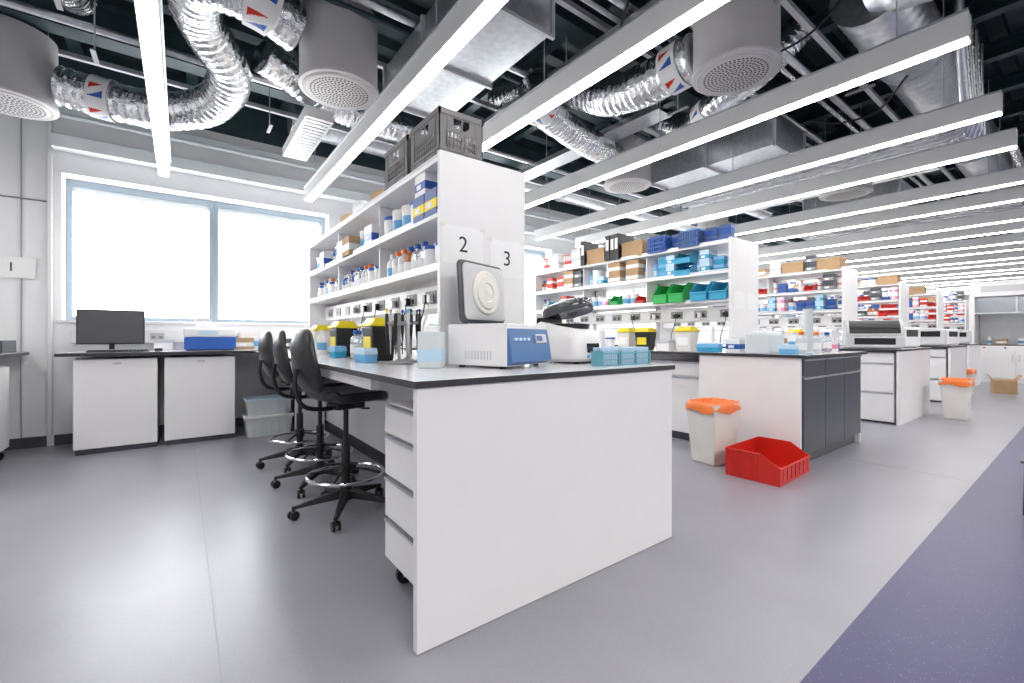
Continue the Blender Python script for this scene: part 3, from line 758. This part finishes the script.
sign('',4.30,4.50,1.33,1.50,2.139,'plain white paper sheet taped to shelving end')
sign('',4.56,4.75,1.33,1.49,2.139,'plain white paper sheet taped to shelving end')
g='items standing on the middle bench'
for k,x,y in [('sharpsy',4.15,2.55),('sharpsy',4.2,3.35),('sharps',4.15,3.05),('tip2',4.10,2.33),('tip2',4.05,2.20),('bcart',4.22,2.07),('wtub',4.62,1.60),('wtub',4.76,1.68),('clear',4.90,1.56),('white',4.80,1.82),('clear',4.96,1.70),
  ('wcart',4.17,2.78),('tub',4.2,3.6),('roll',4.25,3.8),('kcart',4.3,4.0),('pip',4.15,4.2),('clear',4.2,4.5),('card',5.25,1.95),('tip',5.0,1.87),('tip',4.02,1.55),('obot',4.14,1.50),('obot',4.52,1.52),('tip3',5.2,1.62),('pcart',5.08,1.6)]:
    place(k,(x,y,zb),-math.pi/2 if K[k][2]!='pipette stand' else .4,g)
def carboy(x,y,rz):
    r=root('rectangular_carboy','translucent white square container with white cap','container',(x,y,zb),rz,'white square containers on the middle bench')
    b=MB(); b.box((-.11,-.10,0),(.11,.10,.17),MILK); b.taper(0,0,.17,.2,.19,.16,.10,.09,MILK); b.obj('body',r,bevel=.015,seg=3); b=MB(); b.cyl((0,0,.2),(0,0,.225),.03,WHITE); b.obj('cap',r)
carboy(4.10,1.80,.1); carboy(4.36,1.86,-.05)
r=root('measuring_cylinder','tall translucent plastic measuring cylinder standing on bench','measuring cylinder',(4.28,1.50,zb),0)
b=MB(); b.lathe([(.045,0),(.045,.008),(.036,.015),(.036,.38),(.041,.385),(.034,.385),(.032,.02),(.001,.02)],(0,0,0),MILK,20); b.obj('cylinder',r)
b=MB(); b.add([(.058*math.cos(math.pi/3*i),.058*math.sin(math.pi/3*i),z) for z in (0,.007) for i in range(6)],[tuple(range(5,-1,-1)),tuple(range(6,12))]+[(i,(i+1)%6,6+(i+1)%6,6+i) for i in range(6)],LBLUE); b.obj('foot',r)
def analyser(loc,rz,label):
    r=root('bench_analyser',label,'lab machine',loc,rz)
    b=MB(); b.box((-.29,-.24,.01),(.29,.28,.16),PGREY); b.obj('base',r,bevel=.02,seg=3)
    pts=[(.27,.161),(-.235,.161)]+[(-.235*math.cos(a),.161+.20*math.sin(a)) for a in [math.radians(10*i) for i in range(1,10)]]+[(.27,.361)]
    b=MB(); b.prism(pts,-.285,.285,PGREY); b.obj('hood',r,bevel=.004)
    c=[(-.238*math.cos(a),.161+.203*math.sin(a)) for a in [math.radians(8+8*i) for i in range(0,9)]]
    c2=[(-.230*math.cos(a),.161+.195*math.sin(a)) for a in [math.radians(8+8*i) for i in range(8,-1,-1)]]
    b=MB(); b.prism(c+c2,-.25,.25,BLACK); b.obj('curved_window',r)
    b=MB(); b.box((-.2,-.243,.05),(.2,-.238,.13),SCREEN); b.obj('front_slot',r)
    b=MB(); b.box((-.26,-.2,0),(.26,.24,.01),BLACK); b.obj('foot_plate',r)
    return r
def instrument(loc,rz,m=WHITE,label='white boxy benchtop instrument with rounded top'):
    r=root('benchtop_instrument',label,'lab machine',loc,rz)
    b=MB(); b.box((-.2,-.2,.01),(.2,.2,.28),m); b.obj('body',r,bevel=.03,seg=3); b=MB(); b.box((-.12,-.203,.15),(.12,-.199,.24),SCREEN); b.obj('display',r); b=MB(); b.box((-.17,-.17,0),(.17,.17,.011),BLACK); b.obj('foot_plate',r)
def far_bench(x0,x1,y0,i):
    cx=(x0+x1)/2; r=root('lab_bench','white lab bench with end panel along far aisle','bench',(cx,3.3,0)); o=(cx,3.3,0)
    worktop(*rel((x0-.02,y0-.01,.88),(x1+.02,5.33,.905),o),'',r)
    b=MB(); b.box(*rel((x0,y0,0),(x1,y0+.03,.879),o),WHITE); b.obj('end_panel',r,bevel=.002)
    b=MB(); b.box(*rel((cx,y0+.032,0),(cx+.03,5.3,.879),o),WHITE); b.obj('spine_panel',r)
    drawer_pedestal((x0+.03,y0+.27,0),-math.pi/2,'white three-drawer pedestal under bench',castors=False,z0=.02,z1=.86,nd=3,group='white drawer units under far benches')
    drawer_pedestal((x0+.03,y0+.9,0),-math.pi/2,'white three-drawer pedestal under bench',castors=False,z0=.02,z1=.86,nd=3,group='white drawer units under far benches')
    shelving(cx,2.12,5.1,.905,'white shelving with lab supplies on far bench')
    S=segs(2.12,5.1)[:2]; g='supplies on the far shelving row %s'%['one','two','three','four','five','six'][i]
    for (a,bb) in S:
        fill(cx-.17,a,bb,1.99,['wcart','card','bcart','tub','bigcard','kcart'],g,stack=('wcart','bcart','kcart'),hmax=.27)
        fill(cx-.17,a,bb,1.70,['rcart','rbin','pcart','jar','bcart','obot','bblue','kcart','tip3'],g,stack=('rcart','pcart','jar','kcart','tip3'),hmax=.25,maxrep=2)
        fill(cx-.17,a,bb,1.42,['rcart','tip3','bblue','rbin','wtub','amber','pcart','kcart','ccart'],g,stack=('rcart','tip3','pcart','ccart'),hmax=.25,maxrep=2)
    g2='items standing on far bench %s'%['one','two','three','four','five','six'][i]
    for k,dx,y in [('clear',.15,2.4),('wtub',.2,2.9),('sharpsy',.2,2.6),('roll',.9,1.98),('tub',1.1,1.98),('bcart',.7,1.98)]:
        place(k,(x0+dx,y,zb),-math.pi/2,g2)
far_bench(6.80,8.34,1.43,0); far_bench(9.75,11.1,1.43,1); far_bench(12.7,14.1,1.6,2); far_bench(16.0,17.4,1.9,3); far_bench(19.0,20.4,1.9,4)
analyser((7.16,1.78,zb),-math.pi/2+.35,'pale grey bench machine with dark curved front window')
instrument((7.95,1.72,zb),-.3); instrument((10.1,1.75,zb),-1.3,PGREY,'grey boxy bench instrument with dark screen'); instrument((10.7,1.72,zb),-.3); instrument((13.2,1.85,zb),-1.3,PGREY,'grey boxy bench instrument with dark screen')
def hood(x,y,rz):
    r=root('fume_cupboard','white fume cupboard with glass sash','fume cupboard',(x,y,0),rz)
    W=.75; b=MB()
    b.box((-W,.0,0),(W,.75,.85),WHITE); b.box((-W,.0,2.0),(W,.75,2.35),WHITE); b.box((-W,.0,.85),(-W+.09,.75,2.0),WHITE); b.box((W-.09,.0,.85),(W,.75,2.0),WHITE); b.box((-W+.09,.7,.85),(W-.09,.75,2.0),LGREY); b.obj('carcass',r,bevel=.005)
    b=MB(); b.box((-W+.09,.06,1.62),(W-.09,.07,1.98),CLEAR); b.box((-W+.09,.04,1.59),(W-.09,.08,1.62),ALU); b.box((-.015,.04,1.62),(.015,.08,1.98),ALU); b.obj('sash',r)
    for i in range(4):
        b=MB(); b.cyl((-.5+i*.33,-.02,.80),(-.5+i*.33,.0,.80),.018,[RED,BLUE,YELLOW,GREEN][i]); b.obj('tap',r)
    b=MB(); b.box((W-.075,-.008,1.2),(W-.02,0,1.4),BLACK); b.obj('control_display',r)
    b=MB(); b.box((-W+.09,.0,.852),(W-.09,.69,.87),DGREY); b.obj('work_surface',r)
    b=MB(); b.box((-W+.2,-.006,2.10),(W-.2,0,2.24),PGREY); b.obj('fascia_panel',r)
    for i in (0,1):
        q=MB(); q.box((-W+.01+i*W,-.018,.1),(i*W-.01,-.001,.74),WHITE); dd=q.obj('door',r,bevel=.003); q=MB(); q.box((-.06+i*.1,-.034,.5),(-.045+i*.1,-.018,.65),ALU); q.obj('handle',dd)
    return r
hood(15.1,1.15,-math.pi/2)
for k,yy in (('clear',.75),('amber',.9),('wtub',1.1),('card',1.4),('white',1.6)): place(k,(15.4,yy,.8705),-1.57,'bottles inside the fume cupboard')
r=root('cardboard_box','large open brown cardboard box on the floor','box',(12.35,1.1,0),.2)
b=MB(); b.box((-.2,-.15,0),(.2,.15,.25),CARD); b.obj('body',r)
for s in (-1,1):
    q=MB(); X=Matrix.Translation((0,s*.15,.25))@Matrix.Rotation(s*-.6,4,'X'); q.box((-.2,-.001,0),(.2,.001,.12),CARD,X=X); q.obj('flap',r)
# ---------------------------------------------------------------- waste bins, red bin
def waste_bin(loc,rz,label,s=1):
    r=root('waste_bin',label,'waste bin',loc,rz,'waste bins with orange liners'); h=.50
    b=MB(); b.taper(0,0,0,h,.26,.22,.34,.29,CREAM,cap1=False); b.taper(0,0,h-.04,h,.345,.295,.355,.305,CREAM,cap0=False,cap1=False); b.obj('body',r,bevel=.01,seg=3)
    n=64; vs=[];fs=[]
    st=random.getstate(); random.seed(3)
    prof=[(-.065,1.10),(-.03,1.11),(.0,1.07),(.012,1.0),(.004,.92),(-.06,.86),(-.2,.8),(-.35,.3)]
    for k,(dz,sc) in enumerate(prof):
        for i in range(n):
            a=2*math.pi*i/n; ca,sa=math.cos(a),math.sin(a)
            rr=1/((abs(ca)**6+abs(sa)**6)**(1/6))
            j=random.uniform(-.004,.005) if k<5 else random.uniform(-.02,.0)
            zz=h+dz+((.014*math.sin(a*5)+random.uniform(-.006,.006)) if k==0 else random.uniform(-.004,.006) if k<5 else 0)
            vs.append((.168*ca*rr*sc+j*ca,.142*sa*rr*sc+j*sa,zz))
    random.setstate(st)
    for k in range(len(prof)-1):
        for i in range(n): fs.append((k*n+i,k*n+(i+1)%n,(k+1)*n+(i+1)%n,(k+1)*n+i))
    fs.append(tuple((len(prof)-1)*n+i for i in range(n)))
    b=MB(); b.add(vs,fs,ORANGE); l=b.obj('liner',r,angle=60); l['label']='crumpled orange plastic liner'
    return r
wb=waste_bin((3.60,1.97,0),math.radians(-8),'cream waste bin with crumpled orange liner')
copy_thing(wb,(8.0,1.12,0),math.radians(4)); copy_thing(wb,(11.5,1.5,0),0,scale=(.9,.9,.9))
r=root('storage_bin','large red plastic open-fronted storage bin on floor','storage bin',(3.63,1.545,0),math.radians(2))
shell_bin(r,.58,.38,.21,RED,.006,.6)
for i in range(7):
    b=MB(); b.box((-.24+i*.078,-.194,.02),(-.232+i*.078,-.190,.112),RED); b.obj('rib',r)
for i in range(5):
    b=MB(); b.box((-.298,-.04+i*.045,.02),(-.290,-.032+i*.045,.185),RED); b.obj('rib',r)
r=root('step_stool','low black metal step stool on purple floor','step stool',(4.16,.10,0),0)
b=MB(); b.slab(.40,.38,.02,.03,BLACK,deform=lambda v:v+Vector((0,0,.31))); b.obj('platform',r)
for sx in (-.185,.185):
    for sy in (-.17,.17):
        q=MB(); q.cyl((sx,sy,0),(sx*.97,sy*.97,.305),.009,BLACK,seg=10); q.obj('leg',r)
# ---------------------------------------------------------------- ceiling services
SX=[-.13,1.19,2.02,3.36,4.64,5.56,6.88,7.75,9.05,9.95,11.2,12.1,13.4,14.3,15.6,16.5,17.8,18.7,20.0,20.9,22.2,23.1]
lamp=None
for i,x in enumerate(SX):
    if lamp is None:
        r=root('linear_light','suspended white linear light with glowing diffuser','ceiling light',(x,.42,2.63),0,'suspended linear lights')
        b=MB(); b.box((-.045,0,.004),(.045,5.1,.14),HOUS); b.box((-.055,0,.14),(.055,5.1,.15),ALU); b.obj('housing',r)
        b=MB(); b.box((-.036,.006,-.004),(.036,5.094,.004),LAMP); b.obj('diffuser',r)
        for yy in (.3,1.9,3.4,4.8):
            b=MB(); b.cyl((0,yy,.15),(0,yy,1.15),.0035,LGREY,seg=6); b.obj('suspension_rod',r)
        lamp=r
    else: copy_thing(lamp,(x,.42,2.63))
def perf(b,R,z):
    b.lathe([(R,z),(R*1.0,z-.004),(R*.9,z-.008),(0.001,z-.008)],(0,0,0),DRUM,40)
    for k in range(1,9):
        rr=R*.85*k/8; n=int(6*k)
        for i in range(n):
            a=2*math.pi*i/n+k*.3; cx,cy=rr*math.cos(a),rr*math.sin(a); s=R*.036
            b.add([(cx+s*math.cos(-math.pi/3*j),cy+s*math.sin(-math.pi/3*j),z-.0088) for j in range(6)],[tuple(range(6))],DARK)
r0=None
drums=[(-1.09,5.2),(.96,3.45),(3.13,1.55),(4.4,3.5),(6.93,2.0),(9.5,2.2),(8.4,4.6),(11.65,2.2),(-1.0,2.2)]
for (x,y) in drums:
    if r0 is None:
        r0=root('ceiling_diffuser','off-white drum air diffuser with perforated face','air diffuser',(x,y,2.9),0,'drum air diffusers')
        b=MB(); b.lathe([(.255,.0),(.28,.002),(.285,.012),(.285,.03),(.275,.035),(.275,.56),(.26,.57),(.001,.575)],(0,0,0),DRUM,44); b.obj('drum',r0)
        b=MB(); perf(b,.235,-.001); b.lathe([(.255,0),(.25,-.006),(.235,-.001)],(0,0,0),DRUM,40); b.obj('perforated_face',r0)
        for a in (0,2.1,4.2):
            b=MB(); b.cyl((.22*math.cos(a),.22*math.sin(a),.57),(.22*math.cos(a),.22*math.sin(a),1.04),.004,LGREY,seg=6); b.obj('hanger_rod',r0)
    else: copy_thing(r0,(x,y,2.9))
def flex(pts,R,label,bands=()):
    P=resample(spline(pts,14),.014); n=len(P)
    r=root('flexible_duct',label,'air duct',P[0])
    Q=[p-P[0] for p in P]
    b=MB(); b.tube(Q,lambda t:R*(1+.022*math.sin(t*(n-1)*math.pi*.5)+.02*math.sin(t*(n-1)*.23)+.012*math.sin(t*(n-1)*1.1)),FOIL,seg=28); b.obj('foil_sleeve',r,angle=80)
    for t0 in bands:
        i0=int(t0*(n-1)); seg=[Q[i] for i in range(max(0,i0-5),min(n,i0+7))]
        seg=resample(seg,.0045)
        def mf(u,v):
            vv=(v*5)%1
            if u<.15 or u>.85 or vv<.45: return PAPER
            w=(vv-.45)/.55; uu=(u-.15)/.7
            if w<.5: return BLUE if uu<1-2*w else PAPER
            return RED if uu>1-(w-.5)*2 else PAPER
        q=MB(); q.tube(seg,R*1.08,PAPER,seg=120,mfun=mf,caps=False); bb=q.obj('label_band',r,angle=80); bb['label']='white band with small red and blue triangles'
    return r
flex([(.66,3.41,3.22),(.4,3.35,3.27),(.12,3.45,3.33),(.10,3.85,3.32),(.32,4.25,3.2),(.22,4.65,3.08),(-.1,4.9,3.02),(-.45,5.03,3.05),(-.79,5.10,3.1)],.155,'silver foil flexible duct snaking between drum diffusers',bands=(.08,.91))
flex([(3.13,1.84,3.18),(3.13,2.3,3.17),(3.1,2.7,3.24),(2.95,3.3,3.55),(2.8,4.0,3.65)],.165,'silver foil flexible duct into drum diffuser',bands=(.07,))
flex([(2.45,2.95,3.20),(2.75,3.15,3.18),(3.3,3.3,3.17),(3.8,3.4,3.17),(4.11,3.45,3.17)],.145,'silver flexible duct to the drum diffuser',bands=(.14,))
flex([(.55,4.3,3.45),(1.3,4.6,3.35),(2.2,4.5,3.3),(2.5,4.2,3.35)],.14,'silver flexible duct near window side ceiling',bands=(.5,))
flex([(6.63,2.05,3.17),(6.2,2.2,3.2),(5.85,2.7,3.3),(5.75,3.6,3.45)],.14,'silver flexible duct to a far diffuser',bands=(.1,))
flex([(9.4,2.5,3.17),(9.2,3.0,3.2),(9.1,3.8,3.3)],.13,'silver flexible duct to a distant diffuser')
flex([(-.35,3.0,3.55),(-.62,3.3,3.5),(-.7,4.0,3.45),(-.62,4.6,3.6)],.13,'short silver duct with coloured triangle label',bands=(.3,))
flex([(4.1,1.5,3.6),(4.0,1.75,3.35),(4.05,2.2,3.25),(4.35,2.7,3.3),(4.3,3.1,3.6)],.12,'curved silver flexible duct above the aisle',bands=(.5,))
flex([(2.2,.9,3.6),(2.35,1.3,3.4),(2.3,1.6,3.4),(2.4,1.72,3.6)],.12,'silver flexible duct above the light fittings')
def spiral(p0,p1,R,label,m=GALV):
    p0=Vector(p0);p1=Vector(p1);L=(p1-p0).length; r=root('spiral_duct',label,'air duct',p0)
    n=int(L/.03); Q=[(p1-p0)*(i/n) for i in range(n+1)]
    b=MB(); b.tube(Q,lambda t:R*(1.0+(.018 if int(round(t*n))%4==0 else 0)),m,seg=28); b.obj('duct_wall',r,angle=20)
    k=1.2
    while k<min(L,9):
        c=(p1-p0)*(k/L); t=(p1-p0).normalized(); b=MB(); b.cyl(c-t*.02,c+t*.02,R*1.06,LGREY,seg=28); b.obj('joint_collar',r); k+=1.5
spiral((3.95,1.0,3.55),(24,1.0,3.55),.24,'large spiral galvanised duct under the deck')
spiral((3.7,.35,3.3),(3.98,.9,3.55),.2,'short spiral duct branch')
spiral((1.0,5.55,3.55),(24,5.55,3.55),.17,'spiral galvanised duct along the window wall')
spiral((5.2,4.2,3.62),(24,4.2,3.62),.12,'galvanised duct above far benches')
spiral((-.5,1.9,3.62),(3.4,1.9,3.62),.12,'galvanised duct passing over the light fittings')
def plenum(x0,x1,y0,y1,z0,z1,label):
    r=root('rectangular_duct',label,'air duct',(x0,y0,z0)); w,d,h=x1-x0,y1-y0,z1-z0
    b=MB(); b.box((0,0,0),(w,d,h),GALV); b.obj('duct_wall',r,bevel=.004)
    for yy in (0,d/2,d):
        b=MB(); b.box((-.025,yy-.012,-.025),(w+.025,yy+.012,0),LGREY); b.box((-.025,yy-.012,0),(0,yy+.012,h),LGREY); b.box((w,yy-.012,0),(w+.025,yy+.012,h),LGREY); b.obj('flange',r)
plenum(1.38,1.93,2.15,3.6,3.02,3.32,'shiny galvanised rectangular duct between light fittings')
plenum(4.75,5.45,1.95,3.4,2.98,3.3,'shiny galvanised rectangular duct over the middle bench')
plenum(8.1,8.9,1.7,2.9,3.0,3.3,'galvanised rectangular duct over the far bench')
plenum(-3.0,-.3,1.0,1.6,3.4,3.7,'galvanised rectangular duct near the entrance side')
r=root('slot_grille','white rectangular grille box hanging above windows','air grille',(1.0,4.75,3.0),math.radians(0))
b=MB(); b.box((-.12,-.55,0),(.12,.55,.1),WHITE); b.obj('body',r,bevel=.004)
b=MB()
for i in range(14): b.box((-.1,-.5+i*.072,-.006),(.1,-.46+i*.072,0),LGREY)
b.obj('louvre_set',r)
for y in (.0,2.55,4.95):
    b=MB(); b.box((XL+.01,y-.09,3.48),(XR-.01,y+.09,3.5),BEAM); b.box((XL+.01,y-.008,3.5),(XR-.01,y+.008,3.75),BEAM); b.box((XL+.01,y-.09,3.75),(XR-.01,y+.09,3.77),BEAM)
    top(b.obj('steel_beam'),'dark teal painted steel beam under the deck','beam','steel beams')
x=-2.6
while x<24:
    b=MB(); b.box((x-.05,-4.8,3.925),(x+.05,6.05,3.945),BEAM); b.box((x-.006,-4.8,3.80),(x+.006,6.05,3.925),BEAM); b.box((x-.05,-4.8,3.78),(x+.05,6.05,3.80),BEAM)
    top(b.obj('purlin'),'dark teal steel purlin supporting the ceiling deck','beam','ceiling purlins'); x+=.9
for y in (1.35,2.3,3.8,5.25):
    b=MB(); b.box((-3,y-.02,3.42),(23.5,y+.02,3.424),LGREY); b.box((-3,y-.02,3.424),(23.5,y-.017,3.46),LGREY); b.box((-3,y+.017,3.424),(23.5,y+.02,3.46),LGREY)
    top(b.obj('strut_channel'),'galvanised strut channel spanning the ceiling','strut','strut channels')
def pipe(pts,R,m,label,g='ceiling service pipes'):
    P=[Vector(p) for p in pts]; b=MB(); b.tube([p-P[0] for p in P],R,m,seg=12); o=b.obj('service_pipe',loc=P[0]); top(o,label,'pipe',g)
for i,(y,z,R,m) in enumerate([(1.55,3.36,.03,GALV),(1.65,3.36,.022,FOIL),(2.0,3.37,.03,GALV),(2.12,3.36,.018,LGREY),(3.05,3.37,.03,GALV),(3.18,3.37,.02,BEAM),(4.55,3.37,.03,GALV),(.45,3.2,.045,FOIL),(.6,3.2,.045,FOIL),(.3,3.2,.03,GALV)]):
    pipe([(7.2 if y<.7 else -2.9,y,z),(23.5,y,z)],R,m,'long straight metal service pipe below the deck')
pipe([(-3,5.9,3.15),(22,5.9,3.15)],.022,TRIMW,'thin white pipe along the window wall')
for i in range(7):
    x=5.22+.15*i
    pipe([(x-.25,.68,3.74),(x-.15,.69,3.45),(x+.12,.70,3.04),(x+.22,.76,2.95),(x+.25,.9,2.93),(x+.25,3.6,2.93)],.034,FOIL if i%2 else GALV,'insulated silver pipe dropping diagonally between lights','diagonal silver pipes')
for i in range(5):
    pipe([(9.85+.11*i,.7,3.02),(9.85+.11*i,1.6,3.02),(9.85+.11*i,3.6,3.05)],.034,FOIL if i%2 else GALV,'insulated silver pipe crossing above lights','crossing silver pipes')
for (x,y0,y1,z) in ((2.65,.6,5.4,3.25),(3.85,2.6,5.4,3.28),(7.4,1.2,5.4,3.12),(12.6,.7,5.4,3.3),(.45,.6,2.9,3.3)):
    b=MB(); b.box((x-.12,y0,z),(x+.12,y1,z+.004),GALV)
    for dx in (-.12,.12): b.box((x+dx-.003,y0,z),(x+dx+.003,y1,z+.06),GALV)
    top(b.obj('cable_tray'),'galvanised cable tray hanging under ceiling','cable tray','cable trays')
    b=MB()
    for k in range(7):
        P=[(x-.09+.028*k+random.uniform(-.01,.01),y0+(y1-y0)*j/24,z+.024+random.uniform(0,.03)) for j in range(25)]; b.tube(P,.011,BLACK,seg=6)
    top(b.obj('cable_bundle'),'black electrical cables lying in the tray','cables','cable bundles')
for (x,y0,z0,L) in ((.3,1.6,3.35,1.2),(5.0,1.0,3.2,.8),(7.1,1.2,3.25,1.6),(2.4,1.9,3.2,1.0),(3.5,.9,3.3,1.3)):
    P=spline([(x,y0,z0+.1),(x+.15,y0+L*.3,z0-.06),(x+.1,y0+L*.65,z0-.08),(x+.3,y0+L,z0+.12)],8)
    b=MB(); b.tube([p-P[0] for p in P],.009,BLACK,seg=6); o=b.obj('hanging_cable',loc=P[0]); top(o,'loose black cable drooping below the deck','cable','drooping ceiling cables')
for (x,y) in ((.25,4.95),(-.5,4.4),(.7,4.9),(1.3,1.9),(2.5,2.6),(2.9,1.1),(3.6,2.3),(4.5,1.2),(7.3,1.4),(-.6,3.8)):
    b=MB(); b.cyl((x,y,3.1),(x,y,3.78),.005,LGREY,seg=6); b.box((x-.015,y-.10,3.09),(x+.015,y+.10,3.10),GREY)
    top(b.obj('hanger_bracket'),'threaded rod hanger with flat steel bracket','hanger','ceiling hangers')
# ---------------------------------------------------------------- light + camera
def area(loc,sx,sy,e,col=(1,.98,.96),rot=(0,0,0)):
    l=bpy.data.lights.new('area','AREA'); l.shape='RECTANGLE'; l.size=sx; l.size_y=sy; l.energy=e; l.color=col
    o=bpy.data.objects.new('fill_light',l); C.objects.link(o); o.location=loc; o.rotation_euler=rot  # unseen area light added as fill, no fitting modelled
area((1.0,-2.2,3.0),3,1.2,150); area((7,-2.2,3.0),4,1.2,150); area((14,-2.2,3.0),4,1.2,130)  # added fill from behind the camera, not visible lamps
area((-2.2,3.0,2.9),.6,3.0,45)  # area light inside the lab, left of view, no fitting
wd=bpy.data.worlds.new('World'); scene.world=wd; wd.use_nodes=True
wd.node_tree.nodes['Background'].inputs['Color'].default_value=(.92,.96,1,1); wd.node_tree.nodes['Background'].inputs['Strength'].default_value=.6
cam=bpy.data.cameras.new('Camera'); co=bpy.data.objects.new('Camera',cam); C.objects.link(co)
co.location=(0,0,1.05); co.rotation_euler=(math.pi/2,0,-math.atan2(.6,.8)); cam.sensor_width=36; cam.lens=442/1024*36; cam.shift_y=-4.5/1024
cam.clip_start=.05; cam.clip_end=100
scene.camera=co
scene.view_settings.view_transform='Standard'
scene.view_settings.exposure=0.16
